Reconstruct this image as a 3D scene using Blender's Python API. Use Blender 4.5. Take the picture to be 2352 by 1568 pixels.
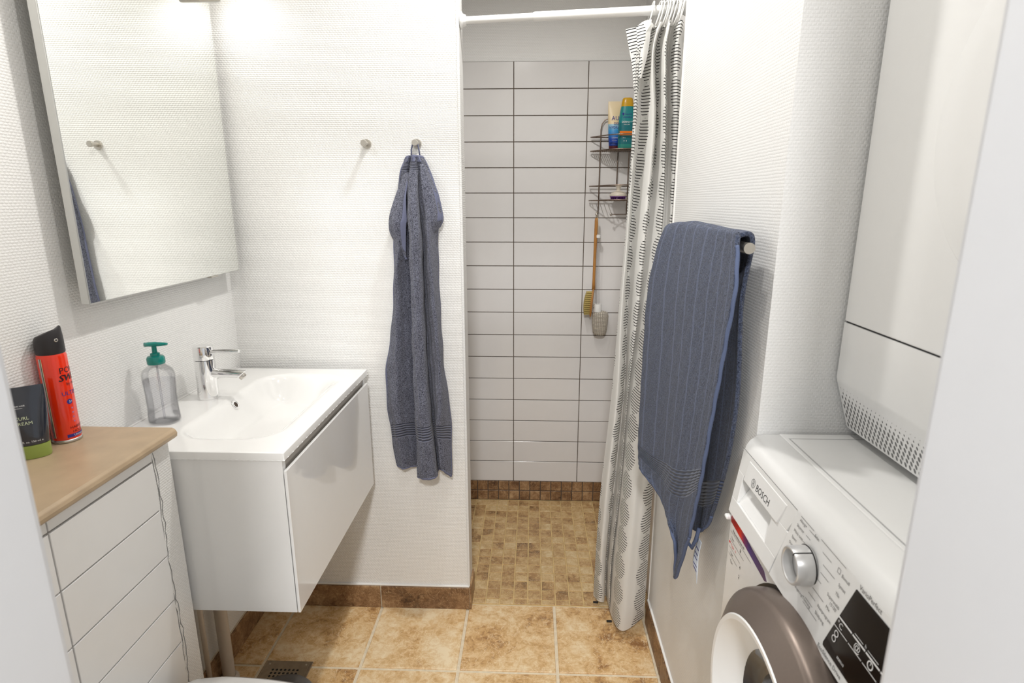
import bpy, bmesh, math, random
from mathutils import Vector, Matrix
random.seed(7)
PI = math.pi
scene = bpy.context.scene
for o in list(bpy.data.objects):
    bpy.data.objects.remove(o)
C = scene.collection

# ---------------------------------------------------------------- camera, world, lights, exposure
cd = bpy.data.cameras.new('camera')
cd.sensor_width = 36.0
cd.lens = 20.0
cd.clip_start = 0.02
cd.dof.use_dof = True
cd.dof.focus_distance = 1.75
cd.dof.aperture_fstop = 8.0
cam = bpy.data.objects.new('camera', cd)
C.objects.link(cam)
cam.location = (0, 0, 1.40)
cam.rotation_euler = (math.radians(90 - 13.72), 0, math.radians(2.04))
scene.camera = cam

world = bpy.data.worlds.new('world')
scene.world = world
world.use_nodes = True
world.node_tree.nodes['Background'].inputs['Color'].default_value = (0.93, 0.96, 1.0, 1)
world.node_tree.nodes['Background'].inputs['Strength'].default_value = 0.75
scene.view_settings.view_transform = 'Standard'
scene.view_settings.look = 'None'
scene.view_settings.gamma = 1.0
scene.view_settings.use_curve_mapping = False
scene.view_settings.exposure = -0.15

CEIL = 2.42
CEIL_LAMPS = [(-0.07, 1.49, 36.0), (-0.08, 0.80, 15.0)]
HALL_FILL_W = 180.0   # x, y, watts
LAMP_COL = (1.0, 0.975, 0.935)

# ---------------------------------------------------------------- helpers
class MB:
    def __init__(s):
        s.v = []; s.f = []; s.uv = None
    def add(s, vs, fs):
        n = len(s.v)
        s.v += [tuple(p) for p in vs]
        s.f += [tuple(i + n for i in f) for f in fs]
        return s
    def box(s, x0, x1, y0, y1, z0, z1):
        return s.add([(x0,y0,z0),(x1,y0,z0),(x1,y1,z0),(x0,y1,z0),(x0,y0,z1),(x1,y0,z1),(x1,y1,z1),(x0,y1,z1)],
                     [(0,3,2,1),(4,5,6,7),(0,1,5,4),(1,2,6,5),(2,3,7,6),(3,0,4,7)])
    def ring_stack(s, rings, cap0=True, cap1=True, closed=True):
        n = len(rings[0]); vs = [p for r in rings for p in r]; fs = []
        for k in range(len(rings) - 1):
            for i in range(n if closed else n - 1):
                j = (i + 1) % n
                fs.append((k*n+i, k*n+j, (k+1)*n+j, (k+1)*n+i))
        if cap0: fs.append(tuple(range(n - 1, -1, -1)))
        if cap1: fs.append(tuple((len(rings) - 1) * n + i for i in range(n)))
        return s.add(vs, fs)
    def lathe(s, prof, n=32, center=(0,0,0), axis='z', cap=True):
        rings = []
        cx, cy, cz = center
        for r, h in prof:
            r = max(r, 1e-5)
            ring = []
            for i in range(n):
                a = 2*PI*i/n
                c, q = r*math.cos(a), r*math.sin(a)
                ring.append((cx+c, cy+q, cz+h) if axis == 'z' else ((cx+h, cy+c, cz+q) if axis == 'x' else (cx+q, cy+h, cz+c)))
            rings.append(ring)
        return s.ring_stack(rings, cap, cap)
    def tube(s, path, r, n=8, closed=False, cap=True):
        P = [Vector(p) for p in path]
        m = len(P); rings = []; up = None
        rr = r if isinstance(r, (list, tuple)) else [r]*m
        for k in range(m):
            a = P[(k-1) % m] if (closed or k > 0) else P[k]
            b = P[(k+1) % m] if (closed or k < m-1) else P[k]
            t = (b - a).normalized()
            if up is None:
                up = Vector((0,0,1)) if abs(t.z) < .9 else Vector((1,0,0))
            u = (up - t*up.dot(t)).normalized(); w = t.cross(u); up = u
            rings.append([tuple(P[k] + u*(rr[k]*math.cos(2*PI*i/n)) + w*(rr[k]*math.sin(2*PI*i/n))) for i in range(n)])
        if closed:
            rings.append(rings[0])
            return s.ring_stack(rings, False, False)
        return s.ring_stack(rings, cap, cap)
    def prism(s, poly, fn0, fn1):
        return s.ring_stack([[fn0(*p) for p in poly], [fn1(*p) for p in poly]])
    def grid(s, pts, uv=None):
        nr, nc = len(pts), len(pts[0]); n0 = len(s.v)
        s.v += [tuple(p) for r in pts for p in r]
        if uv is not None:
            s.uv = (s.uv or []) + [q for r in uv for q in r]
        for k in range(nr-1):
            for i in range(nc-1):
                a = n0 + k*nc + i
                s.f.append((a, a+1, a+nc+1, a+nc))
        return s
    def build(s, name, mat, parent=None, smooth=False, bevel=0, subsurf=0, solid=0, auto=None, segs=2):
        vs = s.v
        if parent is not None:
            L = base_loc(parent)
            vs = [(p[0]-L[0], p[1]-L[1], p[2]-L[2]) for p in vs]
        me = bpy.data.meshes.new(name)
        me.from_pydata(vs, [], s.f)
        if s.uv:
            lay = me.uv_layers.new(name='UVMap')
            for l in me.loops:
                lay.data[l.index].uv = s.uv[l.vertex_index]
        bm = bmesh.new(); bm.from_mesh(me)
        if not s.uv and not solid:
            bmesh.ops.recalc_face_normals(bm, faces=bm.faces)
        bm.to_mesh(me); bm.free()
        me.materials.append(mat)
        if smooth or auto:
            me.shade_smooth()
            if auto:
                me.set_sharp_from_angle(angle=math.radians(auto))
        o = bpy.data.objects.new(name, me); C.objects.link(o)
        if parent is not None: o.parent = parent
        if solid:
            m = o.modifiers.new('thickness', 'SOLIDIFY'); m.thickness = solid; m.offset = 0
        if bevel:
            m = o.modifiers.new('bevel', 'BEVEL'); m.width = bevel; m.segments = segs; m.limit_method = 'ANGLE'; m.angle_limit = math.radians(40)
            m.harden_normals = False
        if subsurf:
            m = o.modifiers.new('sub', 'SUBSURF'); m.levels = subsurf; m.render_levels = subsurf
        return o

def base_loc(o):
    L = Vector((0,0,0))
    while o is not None:
        L += o.location; o = o.parent
    return L

def thing(name, label, cat, loc=(0,0,0), group=None):
    o = bpy.data.objects.new(name, None); C.objects.link(o)
    o.empty_display_size = .05
    o.location = loc; o['label'] = label; o['category'] = cat
    if group: o['group'] = group
    return o
def tag(o, label, cat, group=None):
    o['label'] = label; o['category'] = cat
    if group: o['group'] = group
    return o
def struct(o, label=None, cat=None):
    o['kind'] = 'structure'
    if label: o['label'] = label
    if cat: o['category'] = cat
    return o
def lab(o, t):
    o['label'] = t; return o

def catmull(a, b, c, d, t):
    return tuple(.5*((2*q) + (-p+r)*t + (2*p-5*q+4*r-s)*t*t + (-p+3*q-3*r+s)*t*t*t) for p, q, r, s in zip(a, b, c, d))
def resample(row, n):
    m = len(row); out = []
    for i in range(n):
        x = i/(n-1)*(m-1); k = min(int(x), m-2); t = x-k
        out.append(catmull(row[max(k-1,0)], row[k], row[k+1], row[min(k+2,m-1)], t))
    return out
def refine(T, nr, nc):
    rows = [resample(r, nc) for r in T]
    cols = [resample([rows[k][i] for k in range(len(rows))], nr) for i in range(nc)]
    return [[cols[i][k] for i in range(nc)] for k in range(nr)]

TCACHE = {}
def text_geo(txt, size, align='LEFT', shear=0.0):
    key = (txt, align, shear)
    if key not in TCACHE:
        cu = bpy.data.curves.new('t', 'FONT'); cu.body = txt; cu.size = 1; cu.align_x = align; cu.shear = shear
        cu.resolution_u = 2
        ob = bpy.data.objects.new('t', cu); C.objects.link(ob)
        bpy.context.view_layer.update()
        me = bpy.data.meshes.new_from_object(ob.evaluated_get(bpy.context.evaluated_depsgraph_get()))
        TCACHE[key] = ([tuple(v.co) for v in me.vertices], [tuple(p.vertices) for p in me.polygons])
        bpy.data.objects.remove(ob); bpy.data.curves.remove(cu); bpy.data.meshes.remove(me)
    vs, fs = TCACHE[key]
    return [(x*size, y*size) for x, y, z in vs], fs
def write(mb, txt, size, fn, align='LEFT', shear=0.0):
    vs, fs = text_geo(txt, size, align, shear)
    mb.add([fn(x, y) for x, y in vs], fs)
    return mb

# ---------------------------------------------------------------- materials
def newmat(name):
    m = bpy.data.materials.new(name); m.use_nodes = True
    nt = m.node_tree
    return m, nt, nt.nodes['Principled BSDF']
def N(nt, t, **kw):
    n = nt.nodes.new(t)
    for k, v in kw.items():
        if k in n.inputs.keys(): n.inputs[k].default_value = v
        else: setattr(n, k, v)
    return n
def lin(r, g, b):
    f = lambda c: ((c/255+.055)/1.055)**2.4 if c/255 > .04045 else c/255/12.92
    return (f(r), f(g), f(b), 1)
def ramp(nt, stops):
    n = nt.nodes.new('ShaderNodeValToRGB')
    e = n.color_ramp.elements
    while len(e) < len(stops): e.new(.5)
    for el, (p, c) in zip(e, stops):
        el.position = p; el.color = c
    return n
def math_node(nt, op, a, b=None, c=None):
    n = nt.nodes.new('ShaderNodeMath'); n.operation = op
    for i, x in enumerate((a, b, c)):
        if x is None: continue
        if isinstance(x, (int, float)): n.inputs[i].default_value = x
        else: nt.links.new(x, n.inputs[i])
    return n.outputs[0]
def plain(name, col, rough=.5, metal=0, coat=0, grain=0.0, gscale=60, bump=0.0, spec=None, trans=0, ior=1.45):
    """principled colour with a little procedural tone variation and relief"""
    m, nt, b = newmat(name)
    b.inputs['Roughness'].default_value = rough
    b.inputs['Metallic'].default_value = metal
    b.inputs['Coat Weight'].default_value = coat
    b.inputs['Transmission Weight'].default_value = trans
    b.inputs['IOR'].default_value = ior
    if spec is not None: b.inputs['Specular IOR Level'].default_value = spec
    tc = N(nt, 'ShaderNodeTexCoord')
    no = N(nt, 'ShaderNodeTexNoise', Scale=gscale, Detail=3.0)
    nt.links.new(tc.outputs['Object'], no.inputs['Vector'])
    mx = N(nt, 'ShaderNodeMix', data_type='RGBA')
    g = grain
    mx.inputs['A'].default_value = tuple(max(0, c*(1-g)) for c in col[:3]) + (1,)
    mx.inputs['B'].default_value = tuple(min(1, c*(1+g)) for c in col[:3]) + (1,)
    nt.links.new(no.outputs['Fac'], mx.inputs['Factor'])
    nt.links.new(mx.outputs['Result'], b.inputs['Base Color'])
    if bump:
        bp = N(nt, 'ShaderNodeBump', Strength=bump, Distance=.001)
        nt.links.new(no.outputs['Fac'], bp.inputs['Height'])
        nt.links.new(bp.outputs['Normal'], b.inputs['Normal'])
    return m

def wallpaper(name, col, strength=.55, row=.0054, width=.0088):
    m, nt, b = newmat(name)
    b.inputs['Roughness'].default_value = .55
    b.inputs['Specular IOR Level'].default_value = .35
    tc = N(nt, 'ShaderNodeTexCoord')
    sp = N(nt, 'ShaderNodeSeparateXYZ'); nt.links.new(tc.outputs['Object'], sp.inputs[0])
    u = math_node(nt, 'ADD', sp.outputs['X'], sp.outputs['Y'])
    cb = N(nt, 'ShaderNodeCombineXYZ'); nt.links.new(u, cb.inputs['X']); nt.links.new(sp.outputs['Z'], cb.inputs['Y'])
    wob = N(nt, 'ShaderNodeTexNoise', Scale=60.0, Detail=2.0); nt.links.new(cb.outputs[0], wob.inputs['Vector'])
    va = N(nt, 'ShaderNodeVectorMath', operation='MULTIPLY_ADD')
    nt.links.new(wob.outputs['Color'], va.inputs[0]); va.inputs[1].default_value = (.0032, .0022, 0); nt.links.new(cb.outputs[0], va.inputs[2])
    br = N(nt, 'ShaderNodeTexBrick', Scale=1.0)
    br.inputs['Brick Width'].default_value = width; br.inputs['Row Height'].default_value = row
    br.inputs['Mortar Size'].default_value = .0022; br.inputs['Mortar Smooth'].default_value = 1.0
    nt.links.new(va.outputs[0], br.inputs['Vector'])
    h = math_node(nt, 'SUBTRACT', 1.0, br.outputs['Fac'])
    n2 = N(nt, 'ShaderNodeTexNoise', Scale=9.0, Detail=4.0); nt.links.new(cb.outputs[0], n2.inputs['Vector'])
    bp = N(nt, 'ShaderNodeBump', Strength=strength, Distance=.0011)
    nt.links.new(h, bp.inputs['Height']); nt.links.new(bp.outputs['Normal'], b.inputs['Normal'])
    mx = N(nt, 'ShaderNodeMix', data_type='RGBA')
    mx.inputs['A'].default_value = tuple(c*.965 for c in col[:3])+(1,); mx.inputs['B'].default_value = col
    nt.links.new(n2.outputs['Fac'], mx.inputs['Factor']); nt.links.new(mx.outputs['Result'], b.inputs['Base Color'])
    return m

def stone(name, stops, rough=.42, scale=9.0, vary=.10):
    m, nt, b = newmat(name)
    b.inputs['Roughness'].default_value = rough
    geo = N(nt, 'ShaderNodeNewGeometry'); oi = N(nt, 'ShaderNodeObjectInfo')
    va = N(nt, 'ShaderNodeVectorMath', operation='MULTIPLY_ADD')
    cb = N(nt, 'ShaderNodeCombineXYZ')
    for k in 'XYZ': nt.links.new(oi.outputs['Random'], cb.inputs[k])
    nt.links.new(cb.outputs[0], va.inputs[0]); va.inputs[1].default_value = (37, 61, 23); nt.links.new(geo.outputs['Position'], va.inputs[2])
    n1 = N(nt, 'ShaderNodeTexNoise', Scale=scale, Detail=10.0, Roughness=.68, Distortion=.35); nt.links.new(va.outputs[0], n1.inputs['Vector'])
    n2 = N(nt, 'ShaderNodeTexNoise', Scale=scale*5.0, Detail=6.0, Roughness=.72, Distortion=.8); nt.links.new(va.outputs[0], n2.inputs['Vector'])
    # wandering veins
    n3 = N(nt, 'ShaderNodeTexNoise', Scale=scale*1.4, Detail=5.0, Roughness=.6, Distortion=3.0); nt.links.new(va.outputs[0], n3.inputs['Vector'])
    vein = math_node(nt, 'ABSOLUTE', math_node(nt, 'SUBTRACT', n3.outputs['Fac'], .52))
    vm = ramp(nt, [(0, (1,1,1,1)), (.016, (0,0,0,1))]); nt.links.new(vein, vm.inputs['Fac'])
    f = math_node(nt, 'ADD', math_node(nt, 'MULTIPLY', n1.outputs['Fac'], .62), math_node(nt, 'MULTIPLY', n2.outputs['Fac'], .38))
    f = math_node(nt, 'ADD', f, math_node(nt, 'MULTIPLY', math_node(nt, 'SUBTRACT', oi.outputs['Random'], .5), vary))
    rp = ramp(nt, stops); nt.links.new(f, rp.inputs['Fac'])
    mx = N(nt, 'ShaderNodeMix', data_type='RGBA'); mx.inputs['B'].default_value = stops[-1][1]
    nt.links.new(math_node(nt, 'MULTIPLY', vm.outputs['Color'], .75), mx.inputs['Factor']); nt.links.new(rp.outputs['Color'], mx.inputs['A'])
    nt.links.new(mx.outputs['Result'], b.inputs['Base Color'])
    bp = N(nt, 'ShaderNodeBump', Strength=.35, Distance=.002); nt.links.new(f, bp.inputs['Height']); nt.links.new(bp.outputs['Normal'], b.inputs['Normal'])
    return m

def terry(name, dark, light, bands=(), streaks=0.0):
    """terry cloth: looped pile speckle, smooth woven bands across at the given v ranges (UV in metres)"""
    m, nt, b = newmat(name)
    b.inputs['Roughness'].default_value = .95
    b.inputs['Specular IOR Level'].default_value = .1
    b.inputs['Sheen Weight'].default_value = .25
    tc = N(nt, 'ShaderNodeTexCoord')
    sp = N(nt, 'ShaderNodeSeparateXYZ'); nt.links.new(tc.outputs['UV'], sp.inputs[0])
    n1 = N(nt, 'ShaderNodeTexNoise', Scale=420.0, Detail=2.0, Roughness=.6, Distortion=1.2); nt.links.new(tc.outputs['Object'], n1.inputs['Vector'])
    n2 = N(nt, 'ShaderNodeTexNoise', Scale=18.0, Detail=3.0); nt.links.new(tc.outputs['Object'], n2.inputs['Vector'])
    rp = ramp(nt, [(.36, dark), (.66, light)]); nt.links.new(n1.outputs['Fac'], rp.inputs['Fac'])
    col = rp.outputs['Color']
    if streaks:
        w = N(nt, 'ShaderNodeTexWave', Scale=4.6, Distortion=5.0, Detail=2.0); w.inputs['Detail Scale'].default_value = .7
        mp = N(nt, 'ShaderNodeMapping'); mp.inputs['Scale'].default_value = (1, .06, 1)
        nt.links.new(tc.outputs['UV'], mp.inputs['Vector']); nt.links.new(mp.outputs[0], w.inputs['Vector'])
        sr = ramp(nt, [(.94, (0,0,0,1)), (.995, (1,1,1,1))]); nt.links.new(w.outputs['Fac'], sr.inputs['Fac'])
        ms = N(nt, 'ShaderNodeMix', data_type='RGBA'); ms.inputs['B'].default_value = tuple(min(1, c*1.25) for c in light[:3])+(1,)
        nt.links.new(math_node(nt, 'MULTIPLY', sr.outputs['Color'], streaks), ms.inputs['Factor']); nt.links.new(col, ms.inputs['A'])
        col = ms.outputs['Result']
    band = None
    for a, c in bands:
        q = math_node(nt, 'MULTIPLY', math_node(nt, 'GREATER_THAN', sp.outputs['Y'], a), math_node(nt, 'LESS_THAN', sp.outputs['Y'], c))
        band = q if band is None else math_node(nt, 'MAXIMUM', band, q)
    height = math_node(nt, 'ADD', n1.outputs['Fac'], math_node(nt, 'MULTIPLY', n2.outputs['Fac'], .4))
    if band is not None:
        st = math_node(nt, 'SINE', math_node(nt, 'MULTIPLY', sp.outputs['Y'], 2*PI/.0075))
        st = math_node(nt, 'MULTIPLY_ADD', st, .5, .5)
        mb_ = N(nt, 'ShaderNodeMix', data_type='RGBA')
        mb_.inputs['A'].default_value = tuple(d*.75+l*.05 for d, l in zip(dark[:3], light[:3]))+(1,)
        mb_.inputs['B'].default_value = tuple(d*.35+l*.65 for d, l in zip(dark[:3], light[:3]))+(1,)
        nt.links.new(st, mb_.inputs['Factor'])
        mc = N(nt, 'ShaderNodeMix', data_type='RGBA'); nt.links.new(band, mc.inputs['Factor'])
        nt.links.new(col, mc.inputs['A']); nt.links.new(mb_.outputs['Result'], mc.inputs['B'])
        col = mc.outputs['Result']
        hm = N(nt, 'ShaderNodeMix', data_type='FLOAT'); nt.links.new(band, hm.inputs['Factor']); nt.links.new(height, hm.inputs['A'])
        nt.links.new(math_node(nt, 'MULTIPLY', st, .5), hm.inputs['B'])
        height = hm.outputs['Result']
    nt.links.new(col, b.inputs['Base Color'])
    bp = N(nt, 'ShaderNodeBump', Strength=.9, Distance=.004); nt.links.new(height, bp.inputs['Height']); nt.links.new(bp.outputs['Normal'], b.inputs['Normal'])
    return m

def curtain_mat():
    m, nt, b = newmat('printed_curtain')
    b.inputs['Roughness'].default_value = .45
    b.inputs['Specular IOR Level'].default_value = .35
    tc = N(nt, 'ShaderNodeTexCoord'); sp = N(nt, 'ShaderNodeSeparateXYZ'); nt.links.new(tc.outputs['UV'], sp.inputs[0])
    u, v = sp.outputs['X'], sp.outputs['Y']
    CW, CH = .108, .092
    u = math_node(nt, 'ADD', u, .022)
    cu = math_node(nt, 'DIVIDE', u, CW); ci = math_node(nt, 'FLOOR', cu); fu = math_node(nt, 'SUBTRACT', math_node(nt, 'SUBTRACT', cu, ci), .5)
    wn = N(nt, 'ShaderNodeTexWhiteNoise', noise_dimensions='1D'); nt.links.new(ci, wn.inputs['W'])
    cv = math_node(nt, 'ADD', math_node(nt, 'DIVIDE', v, CH), wn.outputs['Value'])
    cj = math_node(nt, 'FLOOR', cv); fv = math_node(nt, 'SUBTRACT', math_node(nt, 'SUBTRACT', cv, cj), .5)
    sl = math_node(nt, 'MULTIPLY_ADD', fu, .28, v)                     # lines lean a little
    li = math_node(nt, 'DIVIDE', math_node(nt, 'ADD', v, math_node(nt, 'MULTIPLY', fu, .012)), .0085)
    lf = math_node(nt, 'FLOOR', li)
    jit = N(nt, 'ShaderNodeTexWhiteNoise', noise_dimensions='2D')
    cj2 = N(nt, 'ShaderNodeCombineXYZ'); nt.links.new(lf, cj2.inputs['X']); nt.links.new(ci, cj2.inputs['Y']); nt.links.new(cj2.outputs[0], jit.inputs['Vector'])
    du = math_node(nt, 'ADD', fu, math_node(nt, 'MULTIPLY_ADD', jit.outputs['Value'], .03, -.015))
    a = math_node(nt, 'POWER', math_node(nt, 'ABSOLUTE', math_node(nt, 'DIVIDE', du, .31)), 2.0)
    c = math_node(nt, 'POWER', math_node(nt, 'ABSOLUTE', math_node(nt, 'DIVIDE', fv, .49)), 2.0)
    oval = math_node(nt, 'LESS_THAN', math_node(nt, 'ADD', a, c), 1.0)
    line = math_node(nt, 'LESS_THAN', math_node(nt, 'SUBTRACT', li, lf), .29)
    k = math_node(nt, 'MULTIPLY', oval, line)
    mx = N(nt, 'ShaderNodeMix', data_type='RGBA'); mx.inputs['A'].default_value = (.88, .875, .85, 1); mx.inputs['B'].default_value = (.018, .017, .017, 1)
    nt.links.new(k, mx.inputs['Factor']); nt.links.new(mx.outputs['Result'], b.inputs['Base Color'])
    n = N(nt, 'ShaderNodeTexNoise', Scale=26.0, Detail=4.0); nt.links.new(tc.outputs['Object'], n.inputs['Vector'])
    bp = N(nt, 'ShaderNodeBump', Strength=.25, Distance=.004); nt.links.new(n.outputs['Fac'], bp.inputs['Height']); nt.links.new(bp.outputs['Normal'], b.inputs['Normal'])
    tr = N(nt, 'ShaderNodeBsdfTranslucent'); nt.links.new(mx.outputs['Result'], tr.inputs['Color'])
    ms = N(nt, 'ShaderNodeMixShader'); ms.inputs[0].default_value = .35
    out = nt.nodes['Material Output']
    nt.links.new(b.outputs[0], ms.inputs[1]); nt.links.new(tr.outputs[0], ms.inputs[2]); nt.links.new(ms.outputs[0], out.inputs['Surface'])
    return m

def emit(name, col, s):
    m, nt, b = newmat(name)
    b.inputs['Base Color'].default_value = col
    b.inputs['Emission Color'].default_value = col; b.inputs['Emission Strength'].default_value = s
    return m

def band_mat(name, stops, axis='Z', lo=0, hi=1, rough=.3, const=True):
    """printed colour fields along one local axis"""
    m, nt, b = newmat(name)
    b.inputs['Roughness'].default_value = rough
    tc = N(nt, 'ShaderNodeTexCoord'); sp = N(nt, 'ShaderNodeSeparateXYZ'); nt.links.new(tc.outputs['Object'], sp.inputs[0])
    mr = N(nt, 'ShaderNodeMapRange'); mr.inputs['From Min'].default_value = lo; mr.inputs['From Max'].default_value = hi
    nt.links.new(sp.outputs[axis], mr.inputs['Value'])
    rp = ramp(nt, stops); rp.color_ramp.interpolation = 'CONSTANT' if const else 'LINEAR'
    nt.links.new(mr.outputs[0], rp.inputs['Fac']); nt.links.new(rp.outputs['Color'], b.inputs['Base Color'])
    return m

M = {}
M['wall'] = wallpaper('white_woven_wallpaper', (.86, .855, .838, 1), .5)
M['wall_soft'] = wallpaper('white_painted_wallpaper', (.80, .80, .79, 1), .30, .0055, .0070)
M['ceiling'] = plain('white_ceiling_paint', (.82, .81, .79, 1), .8, grain=.02)
M['paint'] = plain('white_gloss_paint', (.69, .70, .725, 1), .35, grain=.015, gscale=30)
M['ceramic'] = plain('white_ceramic', (.86, .855, .84, 1), .12, coat=.4, grain=.01)
M['lacquer'] = plain('white_gloss_lacquer', (.80, .795, .785, 1), .08, coat=.6, grain=.01)
M['walltile'] = plain('white_glazed_tile', (.73, .715, .705, 1), .16, grain=.03, gscale=14, bump=.02)
M['ledgetile'] = plain('white_satin_tile', (.80, .795, .785, 1), .28, grain=.02, gscale=20)
M['darkgrout'] = plain('dark_brown_grout', lin(96, 84, 72), .9, grain=.3, gscale=120, bump=.4)
M['greygrout'] = plain('grey_grout', lin(150, 146, 142), .9, grain=.15, gscale=120)
M['lightgrout'] = plain('sandy_grout', lin(228, 215, 190), .92, grain=.22, gscale=70, bump=.5)
M['mosaicgrout'] = plain('ochre_grout', lin(214, 186, 134), .92, grain=.3, gscale=40, bump=.5)
M['stone'] = stone('beige_travertine', [(.35, lin(150, 108, 66)), (.43, lin(206, 164, 110)), (.50, lin(226, 192, 142)), (.60, lin(244, 224, 188))])
M['mosaic'] = stone('brown_travertine_mosaic', [(.33, lin(116, 86, 54)), (.44, lin(176, 138, 92)), (.54, lin(204, 172, 122)), (.66, lin(226, 204, 162))], scale=14, vary=.13)
M['skirtstone'] = stone('dark_brown_travertine', [(.34, lin(64, 44, 30)), (.44, lin(116, 84, 56)), (.54, lin(148, 114, 80)), (.66, lin(196, 164, 124))], scale=11)
M['laminate'] = plain('tan_mottled_laminate', lin(178, 156, 128), .38, grain=.2, gscale=22, bump=.03)
M['chrome'] = plain('polished_chrome', (.88, .88, .88, 1), .05, metal=1)
M['steel'] = plain('brushed_steel', (.58, .55, .50, 1), .30, metal=1, grain=.08)
M['satin'] = plain('satin_aluminium', (.62, .62, .60, 1), .38, metal=1, grain=.03)
M['bronze'] = plain('aged_wire', (.26, .20, .16, 1), .35, metal=1, grain=.4, gscale=90)
M['drainsteel'] = plain('worn_drain_steel', (.40, .34, .27, 1), .4, metal=1, grain=.25)
M['mirror'] = plain('mirror_glass', (.90, .91, .885, 1), .015, metal=1)
M['black'] = plain('black_plastic', (.012, .012, .012, 1), .4)
M['capblack'] = plain('soft_black_cap', (.025, .022, .024, 1), .45, grain=.1)
M['blackgloss'] = plain('black_display_glass', (.012, .009, .008, 1), .08)
M['darkgap'] = plain('dark_gap', (.03, .03, .032, 1), .7)
M['plastic'] = plain('white_appliance_plastic', (.80, .80, .79, 1), .30, grain=.01)
M['enamel'] = plain('white_appliance_enamel', (.80, .80, .79, 1), .26, coat=.2, grain=.01)
M['greyplastic'] = plain('grey_waste_pipe', lin(205, 195, 183), .4, grain=.05)
M['taupe'] = plain('taupe_metallic_ring', lin(126, 114, 106), .36, metal=.55, grain=.05, gscale=300)
M['knob'] = plain('silver_knob_plastic', (.62, .62, .62, 1), .3, metal=.5)
M['print'] = plain('grey_print', (.16, .16, .16, 1), .5)
M['printblack'] = plain('black_print', (.02, .02, .02, 1), .5)
M['printwhite'] = plain('white_print', (.8, .8, .8, 1), .5)
M['red'] = plain('red_print', (.75, .02, .02, 1), .4)
M['navy'] = plain('navy_print', (.03, .03, .25, 1), .4)
M['teal'] = plain('teal_pump_plastic', lin(0, 128, 118), .25, coat=.3)
def thin_clear(name, tint, gl=.10):
    m, nt, b = newmat(name)
    nt.nodes.remove(b)
    tr = N(nt, 'ShaderNodeBsdfTransparent'); tr.inputs['Color'].default_value = tint
    g_ = N(nt, 'ShaderNodeBsdfGlossy', Roughness=.04)
    lw = N(nt, 'ShaderNodeLayerWeight', Blend=.35)
    no = N(nt, 'ShaderNodeTexNoise', Scale=30.0); bp = N(nt, 'ShaderNodeBump', Strength=.05); nt.links.new(no.outputs['Fac'], bp.inputs['Height']); nt.links.new(bp.outputs['Normal'], g_.inputs['Normal'])
    f = math_node(nt, 'MULTIPLY_ADD', lw.outputs['Fresnel'], .35, gl*.2)
    ms = N(nt, 'ShaderNodeMixShader'); nt.links.new(f, ms.inputs[0]); nt.links.new(tr.outputs[0], ms.inputs[1]); nt.links.new(g_.outputs[0], ms.inputs[2])
    nt.links.new(ms.outputs[0], nt.nodes['Material Output'].inputs['Surface'])
    return m
M['clear'] = thin_clear('clear_bottle_plastic', (.992, .993, .996, 1))
M['liquid'] = thin_clear('clear_soap', (.97, .972, .99, 1), .05)
M['rod'] = plain('white_rod_enamel', (.84, .84, .83, 1), .25, coat=.3)
M['ringwhite'] = plain('white_ring_plastic', (.80, .80, .78, 1), .4)
M['wood'] = plain('varnished_beech', lin(176, 122, 58), .35, coat=.3, grain=.25, gscale=25)
M['bristle'] = plain('tan_bristle', lin(178, 158, 96), .8, grain=.3, gscale=300)
M['crochet'] = None
M['cord'] = plain('white_cord', lin(205, 195, 178), .8, grain=.1)
M['purple'] = plain('purple_silicone', (.09, .01, .16, 1), .4)
M['binlid'] = plain('dark_grey_bin_plastic', (.075, .068, .066, 1), .3)
M['hem'] = plain('blue_woven_hem', lin(104, 108, 132), .85, grain=.15, gscale=500, bump=.3)
M['bathhem'] = plain('blue_woven_border', lin(86, 98, 128), .85, grain=.15, gscale=500, bump=.3)
M['tagcloth'] = plain('pale_care_label', lin(205, 212, 222), .7)
M['caulk'] = plain('white_caulk', (.85, .84, .82, 1), .5)
M['crack'] = plain('dark_crack', (.22, .22, .22, 1), .9)
M['cardboard'] = plain('beige_board', lin(196, 176, 140), .8, grain=.1)
M['handterry'] = terry('blue_grey_terry', lin(28, 31, 46), lin(142, 145, 163), bands=((.090, .135), (.90, .945)))
M['bathterry'] = terry('denim_blue_terry', lin(20, 28, 48), lin(92, 103, 130), bands=((.150, .215), (1.33, 1.39)), streaks=.6)
M['curtain'] = curtain_mat()

# crocheted cotton
m, nt, b = newmat('crocheted_cotton'); b.inputs['Roughness'].default_value = .95
tc = N(nt, 'ShaderNodeTexCoord'); br = N(nt, 'ShaderNodeTexBrick', Scale=1.0, offset=0.0)
br.inputs['Brick Width'].default_value = .008; br.inputs['Row Height'].default_value = .006; br.inputs['Mortar Size'].default_value = .0016; br.inputs['Mortar Smooth'].default_value = 1.0
br.inputs['Color1'].default_value = lin(222, 214, 200); br.inputs['Color2'].default_value = lin(210, 202, 188); br.inputs['Mortar'].default_value = lin(186, 176, 162)
mp = N(nt, 'ShaderNodeMapping'); mp.inputs['Rotation'].default_value = (PI/2, 0, 0)
nt.links.new(tc.outputs['Object'], mp.inputs['Vector']); nt.links.new(mp.outputs[0], br.inputs['Vector']); nt.links.new(br.outputs['Color'], b.inputs['Base Color'])
bp = N(nt, 'ShaderNodeBump', Strength=1.0, Distance=.003, invert=True); nt.links.new(br.outputs['Fac'], bp.inputs['Height']); nt.links.new(bp.outputs['Normal'], b.inputs['Normal'])
M['crochet'] = m

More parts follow.
